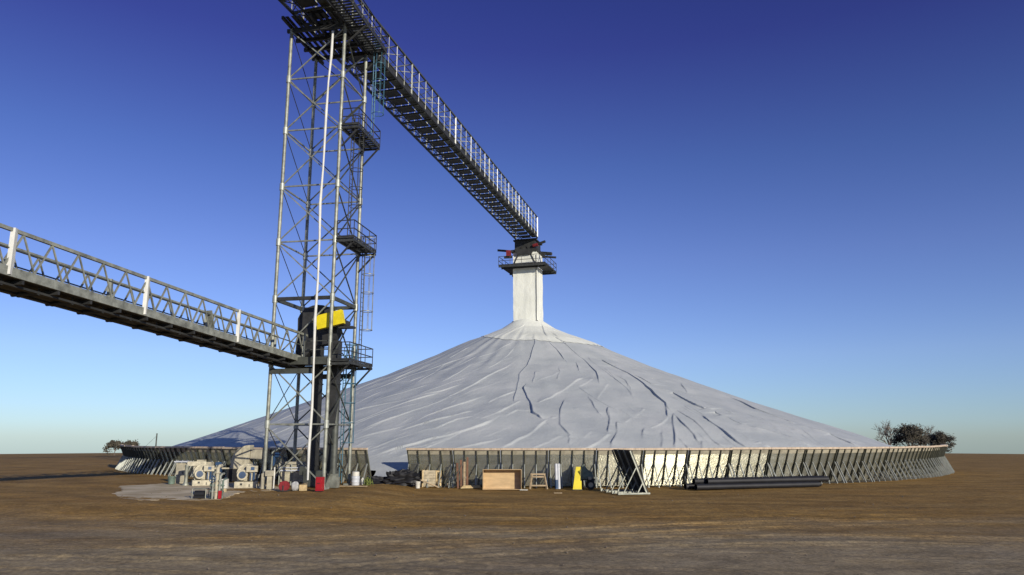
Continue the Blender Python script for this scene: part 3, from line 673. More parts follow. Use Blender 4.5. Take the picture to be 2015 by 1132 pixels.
# ================================================================== HIGH CONVEYOR BRIDGE
BN = Vector((0.957, -0.289, 0))
BL_, BW, BH = 28.0, 2.8, 2.72
def B(Y, wd=0.0, h=0.0): return Vector((-14.35 + 0.3016 * (Y - 42.4), Y, 31.54 - 0.0445 * Y + h)) + BN * wd
Y0, Y1 = BL_, 91.6
hb = thing('conveyor_bridge', B(46.5, 1.4), 'high galvanised conveyor bridge from the lattice tower to the pile top', 'conveyor', 'conveyor bridges')
for wd in (0, BW):
    m = MB(); m.bar(B(Y0, wd, .08), B(Y1, wd, .08), 0.12, 0.20); m.build('bottom_chord', M_galvd if wd == 0 else M_dark, hb)
    m = MB(); m.bar(B(Y0, wd, BH), B(Y1, wd, BH), 0.12, 0.12); m.build('top_chord', M_galvd, hb)
    m = MB()
    for h in (.62, 1.05, 1.9): m.bar(B(Y0, wd, h), B(Y1, wd, h), 0.045, 0.045)
    m.build('handrail', M_galvd, hb)
n = int((Y1 - Y0) / 1.30)
for k in range(n + 1):
    Y = Y1 - 1.30 * k
    for wd in (0, BW):
        th = 0.14 if k % 7 == 0 else (0.06 if k % 2 else 0.075)
        m = MB(); m.bar(B(Y, wd, .15), B(Y, wd, BH), th, th * .8); m.build('post', M_bright if wd and k % 3 == 0 else M_galv, hb)
    m = MB(); m.bar(B(Y, 0, -.02), B(Y, BW, -.02), 0.10, 0.14)
    m.build('floor_beam', M_galvd, hb)
    if k % 2 == 0:
        m = MB(); m.bar(B(Y, 0, BH - .02), B(Y, BW, BH - .02), 0.07, 0.07); m.build('tie_beam', M_galv, hb)
m = MB()                                                   # lateral lacing along the far edge
for k in range(n):
    Y = Y1 - 1.30 * k; m.bar(B(Y, .05, .0), B(Y - .65, .8, .0), .05, .05); m.bar(B(Y - .65, .8, .0), B(Y - 1.3, .05, .0), .05, .05)
m.bar(B(Y0, .8, .02), B(Y1, .8, .02), .06, .10); m.build('lacing', M_galvd, hb)
m = MB()                                                   # zigzag bracing between the top chords, and sag rods along the far side
for k in range(n):
    Y = Y1 - 1.30 * k; e = k % 2
    m.bar(B(Y, BW * e, BH - .03), B(Y - 1.3, BW * (1 - e), BH - .03), .045, .045)
    if k % 2 == 0: m.bar(B(Y, .02, .2), B(Y - 1.3, .02, BH - .1), .035, .035)
m.build('top_bracing', M_galv, hb)
m = MB()
for k in range(n):
    Y = Y1 - 1.30 * k
    a, b = B(Y - .14, .9, .10), B(Y - .98, .9, .10)
    m.bar((B(Y - .14, 1.45, .10)), (B(Y - 1.02, 1.45, .10)), 1.15, .05, up=(0, 0, 1))
m.build('walkway', M_dark, hb)
m = MB(); m.bar(B(Y0, 2.42, .45), B(Y1, 2.42, .45), .66, .62); m.build('conveyor_trough', M_galvd, hb)
m = MB(); m.bar(B(Y0, 2.74, .30), B(Y1, 2.74, .30), .05, .55); m.build('side_plate', M_dark, hb)
m = MB()
for q in (58.5, 71.0): m.tube([B(q, 2.75, 1.55), B(q + .25, 2.75, 1.55)], .11, 10)
m.build('lamp_housing', M_bright, hb)

# ================================================================== FILLING TOWER AT THE TOP OF THE PILE
ANG = math.atan2(BN.y, BN.x)
ft = thing('filling_tower', (C.x, C.y, 16.0), 'square cream sheeted filling tower rising from the top of the pile', 'tower')
HWT = 1.52
def ftp(x, y, z): c, s = math.cos(ANG), math.sin(ANG); return Vector((C.x + c * x - s * y, C.y + s * x + c * y, z))
zs = np.linspace(16.4, 25.9, 60); per = []
for i in range(4):
    c0 = [(-1, -1), (1, -1), (1, 1), (-1, 1)][i]; c1 = [(1, -1), (1, 1), (-1, 1), (-1, -1)][i]
    for k in range(14): per.append(((c0[0] + (c1[0] - c0[0]) * k / 14) * HWT, (c0[1] + (c1[1] - c0[1]) * k / 14) * HWT))
vs = []; nper = len(per)
for j, z in enumerate(zs):
    for i, (x, y) in enumerate(per):
        d = math.hypot(x, y); k = 1 + 0.045 * float(vnoise(np.array(i * .31), np.array(z * .5), 31)) + 0.035 * float(vnoise(np.array(i * .9), np.array(z * .35), 32)) + 0.02 * float(vnoise(np.array(i * 1.3), np.array(z * 1.9), 33)) + (0.22 * max(0, (17.3 - z) / 1.0) ** 2 if z < 17.3 else 0)
        vs.append(ftp(x * k, y * k, z))
m = MB(); m.add(vs, [(j * nper + i, j * nper + (i + 1) % nper, (j + 1) * nper + (i + 1) % nper, (j + 1) * nper + i) for j in range(len(zs) - 1) for i in range(nper)])
m.add([ftp(-HWT, -HWT, 25.9), ftp(HWT, -HWT, 25.9), ftp(HWT, HWT, 25.9), ftp(-HWT, HWT, 25.9)], [(0, 1, 2, 3)])
m.build('sheeting', M_cap, ft, 50)
m = MB(); m.tube([ftp(HWT * .97, -HWT * 1.02, 17.2), ftp(HWT * .98, -HWT * 1.03, 20.5), ftp(HWT * .97, -HWT * 1.02, 25.4)], .045, 6); m.build('corner_cord', M_dark, ft)
m = MB()
zt = 17.12
for i in range(4):
    a = [(-1, -1), (1, -1), (1, 1), (-1, 1)][i]; b = [(1, -1), (1, 1), (-1, 1), (-1, -1)][i]
    m.tube([ftp(a[0] * HWT * 1.06, a[1] * HWT * 1.06, zt), ftp(b[0] * HWT * 1.06, b[1] * HWT * 1.06, zt)], .035, 6)
m.build('tie_rope', M_dark, ft)
PO = HWT + 1.45; PZ_ = 24.0
m = MB()
for (x0, y0, x1, y1) in ((-PO, -PO, PO, -HWT - .12), (-PO, HWT + .12, PO, PO), (-PO, -HWT - .12, -HWT - .12, HWT + .12), (HWT + .12, -HWT - .12, PO, HWT + .12)):
    m.box(ftp((x0 + x1) / 2, (y0 + y1) / 2, PZ_), (x1 - x0, y1 - y0, .09), ANG)
for s in (-PO + .06, -HWT - .25, HWT + .25, PO - .06):
    m.bar(ftp(-PO, s, PZ_ - .13), ftp(PO, s, PZ_ - .13), .12, .17)
pf = m.build('platform', M_grate, ft)
r = MB(); railing(r, [ftp(-PO, -PO, PZ_), ftp(PO, -PO, PZ_), ftp(PO, PO, PZ_), ftp(-PO, PO, PZ_), ftp(-PO, -PO, PZ_)], PZ_, 1.5, 1.15); r.build('railing', M_dark, pf)
m = MB()
for sx in (-1, 1):
    m.bar(ftp(sx * HWT, -HWT - .1, PZ_ + .1), ftp(sx * .3, -HWT - .1, 26.6), .10, .10)
m.build('strut', M_dark, ft)
m = MB(); m.box(ftp(0, 0, 26.05), (3.5, 3.5, .3), ANG); m.box(ftp(0, -.1, 26.85), (2.6, 2.9, 1.3), ANG); m.box(ftp(0, 0, 27.45), (3.0, 3.1, .16), ANG)
m.prism([(-1.3, 26.2), (1.3, 26.2), (.9, 25.5), (-.9, 25.5)], ftp(0, -1.9, 0), ftp(1, 0, 0) - ftp(0, 0, 0), (0, 0, 1), (ftp(0, .3, 0) - ftp(0, 0, 0)))
m.build('discharge_head', M_dark, ft)
m = MB()
for a, b, r_ in (((-2.0, -1.6, 26.1), (-3.45, -1.9, 26.25), .14), ((1.7, -1.7, 26.7), (2.75, -1.9, 26.95), .16), ((2.0, -.6, 25.8), (3.3, -.9, 25.55), .22), ((2.2, -1.3, 25.2), (4.0, -1.5, 24.9), .13), ((-1.6, -1.7, 25.3), (-2.6, -1.8, 25.3), .16)):
    m = MB(); m.tube([ftp(*a), ftp(*b)], r_, 10); m.build('drive_motor', M_dark, ft)
m = MB(); m.tube([ftp(1.15, -1.75, 26.55), ftp(1.8, -1.8, 26.65)], .20, 10); m.build('gearbox', M_wred, ft); m = MB(); m.box(ftp(-2.0, -1.85, 25.75), (.55, .4, .75), ANG)
m.build('gearbox', M_wred, ft)

# ================================================================== LOW CONVEYOR BRIDGE
LD = Vector((0.276, 0.961, 0)); LN = Vector((-0.961, 0.276, 0)); LE = Vector((-12.5, 45.0, 7.57)); LS = 0.0638
def LB(s, wd=0.0, h=0.0): return LE - LD * s + LN * wd + Vector((0, 0, LS * s + h))
LL, LW, LH = 29.0, 2.0, 1.62
lb = thing('conveyor_bridge', LB(6, 1.0), 'low trussed conveyor bridge entering the lattice tower from the side', 'conveyor', 'conveyor bridges')
for wd in (0, LW):
    m = MB(); m.bar(LB(-.6, wd, .12), LB(LL, wd, .12), .10, .34); m.build('bottom_chord', M_galv, lb)
    m = MB(); m.bar(LB(-.3, wd, LH), LB(LL, wd, LH), .12, .13); m.build('top_chord', M_galv, lb)
    m = MB()
    m.bar(LB(0, wd, .95), LB(LL, wd, .95), .04, .05); m.build('handrail', M_galvd, lb)
    k = 0; s = 0.0
    while s < LL - 1:
        m = MB(); m.bar(LB(s, wd, .28), LB(s + .62, wd, LH - .04), .055, .055); m.bar(LB(s + .62, wd, LH - .04), LB(s + 1.24, wd, .28), .075, .055)
        m.build('lattice_bar', M_galv, lb); s += 1.24
    for s in (0.0, 6.4, 13.0, 19.6):
        m = MB(); m.bar(LB(s, wd, .0), LB(s, wd, LH + .08), .24 if s else .16, .16); m.build('joint_post', M_white if s and wd == 0 else M_galv, lb)
m = MB(); m.bar(LB(-.4, LW / 2, -.02), LB(LL, LW / 2, -.02), 1.85, .06); m.build('deck', M_dark, lb)
m = MB(); m.bar(LB(-.4, LW * .62, .34), LB(LL, LW * .62, .34), .8, .36); m.build('conveyor_trough', M_galvd, lb)
s = 0.4
while s < LL:
    m = MB(); m.bar(LB(s, 0, -.13), LB(s, LW, -.13), .10, .16)
    m.tube([LB(s + .5, .4, -.24), LB(s + .5, LW - .3, -.24)], .09, 8); m.bar(LB(s + .5, .42, -.04), LB(s + .5, .42, -.28), .05, .05); m.build('idler', M_dark, lb); s += 1.55
m = MB()
for wd in (.5, 1.5): m.bar(LB(-.4, wd, -.24), LB(LL, wd, -.24), .26, .08)
m.build('return_pan', M_dark, lb)
m = MB(); m.bar(LB(8.4, .05, .3), LB(8.7, .05, 1.15), .3, .06); m.build('gusset', M_galv, lb)

# ================================================================== MACHINERY ON THE CONCRETE APRON
def P3(px, py): p = G(px, py); p.z = float(gz(p.x, p.y)); return p
def sc(p): return p.y * 1.0 / 1509.0        # metres per pixel at that distance
def fan_builder(m_housing=M_cream):
    """a centrifugal aeration fan in local axes: x right, y away from us"""
    f = thing('aeration_fan', (0, 0, 0), '', 'fan', 'aeration fans on the apron')
    def b(mb, n, m, par=f): return mb.build(n, m, par, local=True)
    m = MB(); m.box((0, .1, .17), (1.24, 1.0, .34)); base = b(m, 'base', M_cream)
    m = MB(); m.box((-.25, -.405, .20), (.13, .012, .12)); m.box((.2, -.405, .12), (.05, .012, .16)); b(m, 'opening', M_dark, base)
    sc_ = [(-.42 + 0.0, .36)] + [(.02 + (.44 + .0006 * (q + 90)) * math.cos(R(q)), .80 + (.44 + .0006 * (q + 90)) * math.sin(R(q))) for q in range(-60, 181, 15)] + [(-.55, .36)]
    m = MB(); m.prism(sc_[1:-1] + [(-.5, .36), (.2, .36)], (0, .05, 0), (1, 0, 0), (0, 0, 1), (0, .62, 0)); h = b(m, 'scroll_housing', m_housing)
    m = MB(); m.tube([(-.22, .04, .72), (-.22, -.30, .72)], .30, 20); b(m, 'motor', M_cream)
    m = MB(); m.tube([(-.22, -.30, .72), (-.22, -.345, .72)], .20, 20); m.tube([(-.22, -.345, .72), (-.22, -.37, .72)], .08, 12); b(m, 'cooling_cover', M_blue)
    m = MB(); m.box((.34, -.12, .62), (.30, .34, .5)); m.box((.30, -.20, 1.06), (.62, .5, .34)); b(m, 'control_box', M_cream)
    m = MB(); m.box((.24, -.17, .62), (.07, .5, .42)); m.box((.34, -.455, 1.08), (.2, .02, .18)); m.tube([(.42, -.33, .4), (.42, -.33, .92)], .07, 8); b(m, 'blue_fitting', M_blue)
    m = MB(); m.box((-.3, .95, .95), (.55, .9, .55)); b(m, 'duct', M_creamd)
    return f
def place(f, loc, rz=0.0, s=1.0, label=None):
    f.location = loc; f.rotation_euler = (0, 0, rz); f.scale = (s, s, s); ORG[f.name] = Vector(loc)
    if label: f['label'] = label
def dup(f):
    c = f.copy(); COL.objects.link(c)
    for ch in list(f.children):
        d = ch.copy(); COL.objects.link(d); d.parent = c
        for g_ in list(ch.children):
            e = g_.copy(); COL.objects.link(e); e.parent = d
    return c
fan = fan_builder(); p = P3(484, 959); p.z = PADZ
place(fan, p, 0.25, 1.0, 'cream fan with a round blue motor cover nearest the tower')
fan2 = dup(fan); p = P3(398, 955); p.z = PADZ
place(fan2, p, 0.45, 0.95, 'cream fan with blue fittings behind the valve stand')

# big scroll housing on legs at the wall
p = P3(470, 948); p.z = PADZ; k = sc(p)
t = thing('blower_housing', p, 'large rounded cream blower housing raised on dark legs at the wall', 'blower')
ol = [(-.62, .85), (-.60, 1.35)] + [(.55 + 1.15 * math.cos(R(q)), 1.30 + 1.05 * math.sin(R(q))) for q in range(170, 89, -10)] + [(.60, 2.35), (.60, .85)]
m = MB(); m.prism(ol, p + Vector((0, 0, 0)), (1, 0, 0), (0, 0, 1), (0, .7, 0)); m.build('scroll', M_cream, t)
m = MB(); m.box(p + Vector((1.05, .35, 1.75)), (.85, .6, .62)); m.build('outlet_duct', M_creamd, t)
m = MB(); m.box(p + Vector((1.5, .35, 1.75)), (.08, .8, .86)); m.build('flange', M_dark, t)
for dx in (-.5, .5):
    m = MB(); m.bar(p + Vector((dx, .1, 0)), p + Vector((dx, .1, .88)), .09, .09); m.bar(p + Vector((dx, .6, 0)), p + Vector((dx, .6, .88)), .09, .09); m.build('leg', M_dark, t)
m = MB(); m.box(p + Vector((-.35, .32, .45)), (1.05, .45, .8)); m.build('motor', M_plastic, t)
m = MB(); m.box(p + Vector((-.75, .1, .86)), (2.6, .12, .09)); m.build('beam', M_cream, t)

# control cabinet
p = P3(353, 951); p.z = PADZ
t = thing('control_cabinet', p, 'cream upright control cabinet with a flat canopy', 'cabinet')
m = MB(); m.box(p + Vector((0, .2, .62)), (.56, .42, 1.24)); m.build('body', M_cream, t)
m = MB(); m.box(p + Vector((0, -.018, .62)), (.47, .02, 1.08)); dr = m.build('door', M_creamd, t)
m = MB(); m.box(p + Vector((.17, -.04, .66)), (.035, .03, .14)); m.build('handle', M_dark, dr)
m = MB(); m.box(p + Vector((.06, .14, 1.34)), (.86, .66, .07)); m.build('canopy', M_greypl, t)
m = MB(); m.bar(p + Vector((-.34, .3, 0)), p + Vector((-.34, .3, 1.4)), .06, .06); m.build('post', M_galv, t)
# duct pipe beside it
p = P3(365, 955); p.z = PADZ
t = thing('vent_pipe', p, 'pale vertical pipe with a flared foot between cabinet and fan', 'pipe')
m = MB(); m.lathe([(.20, 0), (.20, .05), (.13, .16), (.11, .3), (.11, 1.05), (.13, 1.1), (.13, 1.2)], p, 16); m.build('pipe', M_galv, t)
m = MB(); m.bar(p + Vector((0, 0, 1.28)), p + Vector((.95, .5, 1.28)), .22, .26); m.build('cross_duct', M_cream, t)
# intake boxes
for px, py, wd, hg, lab in ((391, 949, .46, 1.42, 'tall cream intake box directly behind the blue fan fittings'), (408, 949, .36, 1.28, 'narrow cream intake box beside the blue post')):
    p = P3(px, py); p.z = PADZ
    t = thing('intake_box', p, lab, 'intake box', 'intake boxes')
    m = MB(); m.box(p + Vector((0, .2, hg - .3)), (wd, .4, .6)); m.build('hood', M_cream, t)
    m = MB(); m.box(p + Vector((0, .2, (hg - .6) / 2)), (wd * .7, .3, hg - .6)); m.build('stem', M_creamd, t)
    m = MB(); m.box(p + Vector((0, -.012, hg - .3)), (wd * .8, .02, .42)); m.build('louvre', M_creamd, t)
# refuse tub
p = P3(337, 953)
t = thing('plastic_tub', p, 'dark green plastic tub with handles left of the cabinet', 'tub')
m = MB(); m.lathe([(.17, 0), (.19, .02), (.235, .44), (.25, .45), (.25, .48), (.22, .48), (.18, .06), (.01, .06)], p, 18); m.build('body', M_green, t)
m = MB(); m.tube([p + Vector((-.25, 0, .44)), p + Vector((-.2, 0, .62)), p + Vector((.2, 0, .62)), p + Vector((.25, 0, .44))], .015, 6); m.build('handle', M_galv, t)
# blue hydrant post
p = P3(431, 948); p.z = PADZ
t = thing('blue_post', p, 'blue square post with a side arm behind the valve stand', 'post')
m = MB(); m.box(p + Vector((0, 0, .62)), (.20, .20, 1.24)); m.build('post', M_blue, t)
m = MB(); m.bar(p + Vector((-.3, 0, 1.16)), p + Vector((.05, 0, 1.16)), .14, .2); m.build('arm', M_blue, t)
# valve stand, nearest of all
p = P3(423, 982)
t = thing('valve_stand', p, 'greenish steel stand of upright pipes and valves at the apron edge', 'valve stand')
for i, (dx, dy, h, rr_) in enumerate(((-.14, .0, 1.15, .055), (.02, .05, 1.42, .085), (.17, .02, 1.05, .06), (-.26, .15, .9, .045), (.29, .1, .82, .045))):
    m = MB(); m.tube([p + Vector((dx, dy, 0)), p + Vector((dx, dy, h)), p + Vector((dx + .05, dy + .06, h + .08)), p + Vector((dx + .05, dy + .3, h + .1))], rr_, 10)
    for z in (.3, h - .25): m.tube([p + Vector((dx, dy, z)), p + Vector((dx, dy, z + .06))], rr_ * 1.7, 10)
    m.build('pipe', (M_galv, M_cream, M_galv, M_green, M_green)[i], t)
m = MB(); m.tube([p + Vector((-.3, .02, .62)), p + Vector((.33, .04, .62))], .05, 8); m.tube([p + Vector((-.28, .02, .35)), p + Vector((.31, .04, .35))], .045, 8); m.build('manifold', M_green, t)
m = MB()
tor = [p + Vector((-.14 + .15 * math.cos(R(q)), -.13, .92 + .15 * math.sin(R(q)))) for q in range(0, 361, 30)]; m.tube(tor, .018, 6)
m.bar(p + Vector((-.29, -.13, .92)), p + Vector((.01, -.13, .92)), .02, .02); m.bar(p + Vector((-.14, -.13, .77)), p + Vector((-.14, -.13, 1.07)), .02, .02); m.tube([p + Vector((-.14, 0, .92)), p + Vector((-.14, -.14, .92))], .02, 6)
m.build('hand_wheel', M_blue, t)
m = MB(); m.box(p + Vector((.24, -.05, .2)), (.13, .13, .36)); m.build('relief_valve', M_red, t)
# dark pump under a pipe frame beside the stand
p = P3(392, 981)
t = thing('small_pump', p, 'small dark pump inside a pale pipe frame beside the valve stand', 'pump')
m = MB(); m.tube([p + Vector((-.25, .1, .2)), p + Vector((.22, .1, .2))], .16, 14); m.box(p + Vector((-.02, .1, .05)), (.5, .26, .1)); m.build('body', M_plastic, t)
m = MB()
for dx in (-.32, .32):
    m.tube([p + Vector((dx, -.08, 0)), p + Vector((dx, -.08, .44))], .02, 6); m.tube([p + Vector((dx, .3, 0)), p + Vector((dx, .3, .44))], .02, 6); m.tube([p + Vector((dx, -.08, .44)), p + Vector((dx, .3, .44))], .02, 6)
m.tube([p + Vector((-.32, -.08, .44)), p + Vector((.32, -.08, .44))], .02, 6); m.tube([p + Vector((-.32, .3, .44)), p + Vector((.32, .3, .44))], .02, 6); m.build('frame', M_galv, t)
# cream bollard box
p = P3(440, 968)
t = thing('junction_box', p, 'cream junction box on a short pedestal right of the valve stand', 'junction box')
m = MB(); m.box(p + Vector((0, .1, .42)), (.30, .24, .48)); m.build('box', M_bucket, t)
m = MB(); m.box(p + Vector((0, .1, .09)), (.18, .16, .2)); m.build('pedestal', M_conc, t)
# cream duct unit under the tower
p = P3(572, 955)
t = thing('duct_unit', p, 'wide cream duct unit on a frame below the tower', 'duct unit')
m = MB(); m.box(p + Vector((.05, .5, .62)), (1.42, .9, .86)); m.build('casing', M_cream, t)
m = MB(); m.box(p + Vector((-.05, .4, 1.12)), (1.75, .5, .12)); m.box(p + Vector((-.05, .4, 1.30)), (1.6, .36, .16)); m.build('lid', M_creamd, t)
for dx in (-.72, .0, .72):
    m = MB(); m.bar(p + Vector((dx, -.02, 0)), p + Vector((dx, -.02, 1.25)), .07, .07); m.build('upright', M_galv, t)
m = MB(); m.tube([p + Vector((-.75, -.03, .86)), p + Vector((.85, -.03, .86))], .05, 8); m.tube([p + Vector((-.8, -.03, 1.03)), p + Vector((.9, -.03, 1.03))], .035, 8); m.build('pipe', M_greypl, t)
# cream stand with a pipe mast
p = P3(531, 963)
t = thing('meter_stand', p, 'cream meter stand with a thin mast in front of the tower leg', 'stand')
m = MB(); m.box(p + Vector((-.06, .1, .36)), (.26, .24, .72)); m.build('pedestal', M_cream, t)
m = MB(); m.box(p + Vector((-.06, .1, .87)), (.46, .36, .30)); m.build('meter_box', M_creamd, t)
m = MB(); m.tube([p + Vector((.2, 0, 0)), p + Vector((.2, 0, 1.2))], .04, 8); m.build('mast', M_bucket, t)
m = MB(); m.tube([p + Vector((-.5, .2, 0)), p + Vector((-.5, .2, .82)), p + Vector((-.35, .2, .9))], .10, 10); m.build('riser', M_creamd, t)
# valve cluster on the tower leg
p = P3(541, 950)
t = thing('gear_drive', p, 'blue and grey gear drive with pipes mounted above the meter stand', 'gear drive')
m = MB(); m.box(p + Vector((.05, .3, 1.0)), (.9, .5, .3)); m.tube([p + Vector((.25, .2, 1.35)), p + Vector((.65, .2, 1.35))], .22, 14); m.build('gearbox', M_galvd, t)
m = MB(); m.tube([p + Vector((-.1, .1, 1.72)), p + Vector((.25, .1, 1.72))], .17, 14); m.box(p + Vector((-.15, .1, 1.35)), (.12, .2, .6)); m.build('motor', M_blue, t)
m = MB(); m.tube([p + Vector((-.3, .1, .2)), p + Vector((-.3, .1, 1.9)), p + Vector((.1, .1, 2.15)), p + Vector((.5, .2, 2.15))], .07, 8); m.build('pipe', M_galv, t)
m = MB()
for dx in (-.35, .45): m.bar(p + Vector((dx, .3, 0)), p + Vector((dx, .3, .9)), .1, .1)
m.build('support', M_dark, t)
# dark hopper/drum behind, under the tower
p = P3(604, 952)
t = thing('cable_drum', p, 'dark grey drum standing on end between the tower legs', 'drum')
m = MB(); m.lathe([(.38, 0), (.38, .06), (.30, .07), (.30, .62), (.38, .63), (.38, .70)], p, 18); m.build('drum', M_galvd, t)
# red hose reel
p = P3(557, 967)
t = thing('red_reel', p, 'red round hose reel on a low stand in front of the tower', 'reel')
m = MB()
for dy in (0.0, .3): m.tube([p + Vector((0, dy, .27)), p + Vector((0, dy + .04, .27))], .26, 18)
m.build('flange', mat('worn_red_paint', (0.22, 0.015, 0.02), .55, 0, .3, 5.0), t)
m = MB(); m.tube([p + Vector((0, .03, .27)), p + Vector((0, .31, .27))], .18, 14); m.build('hose', M_plastic, t)
m = MB(); m.bar(p + Vector((-.28, -.03, .02)), p + Vector((.28, -.03, .02)), .05, .05); m.bar(p + Vector((-.28, .37, .02)), p + Vector((.28, .37, .02)), .05, .05); m.bar(p + Vector((0, -.03, .02)), p + Vector((0, -.03, .3)), .05, .05); m.bar(p + Vector((0, .38, .02)), p + Vector((0, .38, .3)), .05, .05); m.build('stand', M_dark, t)
# grey sack
def lump(name, c, size, seed, mtl, label, cat, group=None, n=22, rough=0.0):
    rng = random.Random(seed); m = MB(); vs = []; fs = []; rows = 12 if not rough else 22
    for j in range(rows + 1):
        th = math.pi * j / rows
        for i in range(n):
            ph = 2 * math.pi * i / n
            k = 1 + 0.32 * float(vnoise(np.array(2.2 * math.cos(ph) + seed), np.array(2.2 * math.sin(ph) + 3 * math.cos(th)), seed)) + .15 * float(vnoise(np.array(5 * math.cos(ph) + seed), np.array(5 * math.sin(ph) + 6 * math.cos(th)), seed + 1))
            if rough: k += rough * (float(vnoise(np.array(ph * 6 + seed), np.array(th * 7), seed + 2)) + .7 * float(vnoise(np.array(ph * 13 + seed), np.array(th * 15), seed + 3)))
            e = 0.7
            sx = math.copysign(abs(math.sin(th) * math.cos(ph)) ** e, math.cos(ph)); sy = math.copysign(abs(math.sin(th) * math.sin(ph)) ** e, math.sin(ph)); sz = math.cos(th)
            vs.append(Vector(c) + Vector((sx * size[0] / 2 * k, sy * size[1] / 2 * k, max(0.0, size[2] / 2 * (1 + sz * k)))))
    for j in range(rows):
        for i in range(n): fs.append((j * n + i, j * n + (i + 1) % n, (j + 1) * n + (i + 1) % n, (j + 1) * n + i))
    m.add(vs, fs); o = m.build(name, mtl, None, 60)
    return tag(o, label, cat, group)
lump('sack', P3(580, 966), (.38, .34, .46), 41, M_sack, 'pale grey filled sack right of the red reel', 'sack')
p = P3(595, 966)
t = thing('cardboard_box', p, 'small tan box beside the grey sack', 'box')
m = MB(); m.box(p + Vector((0, .14, .16)), (.40, .30, .32), .2); m.build('carton', M_tanw, t)
m = MB(); m.bar(p + Vector((-.18, -.05, .33)), p + Vector((.14, -.14, .38)), .14, .01); m.bar(p + Vector((-.14, .3, .33)), p + Vector((.2, .36, .40)), .14, .01); m.build('flap', M_ply, t)
# red tool cabinet
p = P3(627, 968)
t = thing('red_cabinet', p, 'upright red tool cabinet at the foot of the tower', 'cabinet')
m = MB(); m.box(p + Vector((0, .2, .40)), (.36, .34, .72), -.15); m.build('body', M_red, t)
m = MB(); m.box(p + Vector((-.015, .02, .58)), (.30, .02, .26), -.15); m.box(p + Vector((-.015, .02, .25)), (.30, .02, .30), -.15); dr = m.build('door', M_red, t)
m = MB(); m.box(p + Vector((-.02, 0, .44)), (.16, .02, .025), -.15); m.build('handle', M_dark, dr)
m = MB(); m.box(p + Vector((0, .2, .02)), (.3, .28, .05), -.15); m.build('plinth', M_dark, t)
# drum, jug, plank, weeds near the gap
p = P3(699, 955)
t = thing('steel_drum', p, 'grey steel drum with a white lid at the wall end', 'drum')
m = MB(); m.lathe([(.24, 0), (.25, .02), (.25, .18), (.262, .2), (.25, .22), (.25, .38), (.262, .4), (.25, .42), (.25, .52), (.24, .54)], p, 20); m.build('drum', M_greypl, t)
m = MB(); m.lathe([(.21, .54), (.23, .55), (.22, .78), (.19, .80), (.05, .81)], p, 18); m.build('lid', M_bucket, t)
p = P3(713, 954)
t = thing('plastic_jug', p, 'white plastic jug right of the grey drum', 'jug')
m = MB(); m.lathe([(.12, 0), (.13, .02), (.13, .26), (.10, .33), (.04, .38), (.035, .42)], p, 14); m.build('body', M_bucket, t)
m = MB(); m.tube([p + Vector((.05, -.02, .38)), p + Vector((.13, -.04, .34)), p + Vector((.125, -.02, .22))], .015, 6); m.build('handle', M_bucket, t)
m = MB(); m.lathe([(.04, .42), (.04, .45)], p, 10); m.build('cap', M_blue, t)
p = P3(690, 959); p2 = P3(716, 957)
m = MB(); m.bar(P3(665, 958) + Vector((0, 0, .04)), P3(722, 959) + Vector((0, 0, .06)), .16, .05); pl = m.build('plank', M_wood); tag(pl, 'long pale plank on the dirt below the grey drum', 'plank')
m = MB(); rng = random.Random(5); b0 = P3(722, 955)
for i in range(30):
    a = b0 + Vector((rng.gauss(0, .16), rng.gauss(0, .12), 0)); a.z = float(gz(a.x, a.y)); q = a + Vector((rng.gauss(0, .1), rng.gauss(0, .1), rng.uniform(.15, .5)))
    m.bar(a, q, .012, .03)
wd_ = m.build('weed_clump', M_weed); tag(wd_, 'yellow green weeds growing at the cut end of the wall', 'weeds')

# ================================================================== CLUTTER BETWEEN GAP AND SPARE SECTION
lump('plastic_heap', Vector((P3(748, 951).x, 49.2, 0)), (2.5, 1.0, .62), 51, M_plastic, 'low heap of black plastic sheeting lying in the wall gap', 'plastic sheeting', None, 44, .45)
lump('plastic_bundle', Vector((P3(794, 953).x, 48.9, 0)), (2.0, 1.0, 1.0), 52, M_plastic, 'taller rolled bundle of black plastic against the wall end', 'plastic sheeting', None, 44, .45)
p = P3(822, 961)
t = thing('white_bucket', p, 'white bucket in front of the tan crate', 'bucket')
m = MB(); m.lathe([(.13, 0), (.135, .01), (.16, .36), (.17, .37), (.17, .40), (.15, .40), (.125, .05), (.01, .05)], p, 18); m.build('body', M_bucket, t)
m = MB(); m.tube([p + Vector((-.165, -.01, .36)), p + Vector((-.1, -.12, .24)), p + Vector((.1, -.12, .24)), p + Vector((.165, -.01, .36))], .008, 5); m.build('handle', M_dark, t)
p = P3(821, 953)
t = thing('cream_bin', p, 'cream lidded bin behind the white bucket', 'bin')
m = MB(); m.box(p + Vector((0, .1, .26)), (.36, .34, .52), .2); m.build('body', M_creamd, t)
m = MB(); m.box(p + Vector((0, .1, .56)), (.42, .40, .09), .2); m.build('lid', M_cream, t)
# dark leaning grate
p = P3(824, 950); p.y = 49.0
t = thing('steel_grate', p, 'dark steel grate leaning on the wall beside the tan crate', 'grate')
m = MB()
for i in range(7): m.bar(p + Vector((-.25 + .08 * i, 0, .02)), p + Vector((-.10 + .08 * i, .25, 1.35)), .02, .03)
for k in (0.02, .5, 1): m.bar((p + Vector((-.27, 0, .02))).lerp(p + Vector((-.12, .25, 1.35)), k), (p + Vector((.25, 0, .02))).lerp(p + Vector((.40, .25, 1.35)), k), .04, .04)
for k in range(1, 14): m.bar((p + Vector((-.25, 0.01, .02))).lerp(p + Vector((-.10, .26, 1.35)), k / 14), (p + Vector((.23, 0.01, .02))).lerp(p + Vector((.38, .26, 1.35)), k / 14), .012, .012)
m.build('grating', M_dark, t)
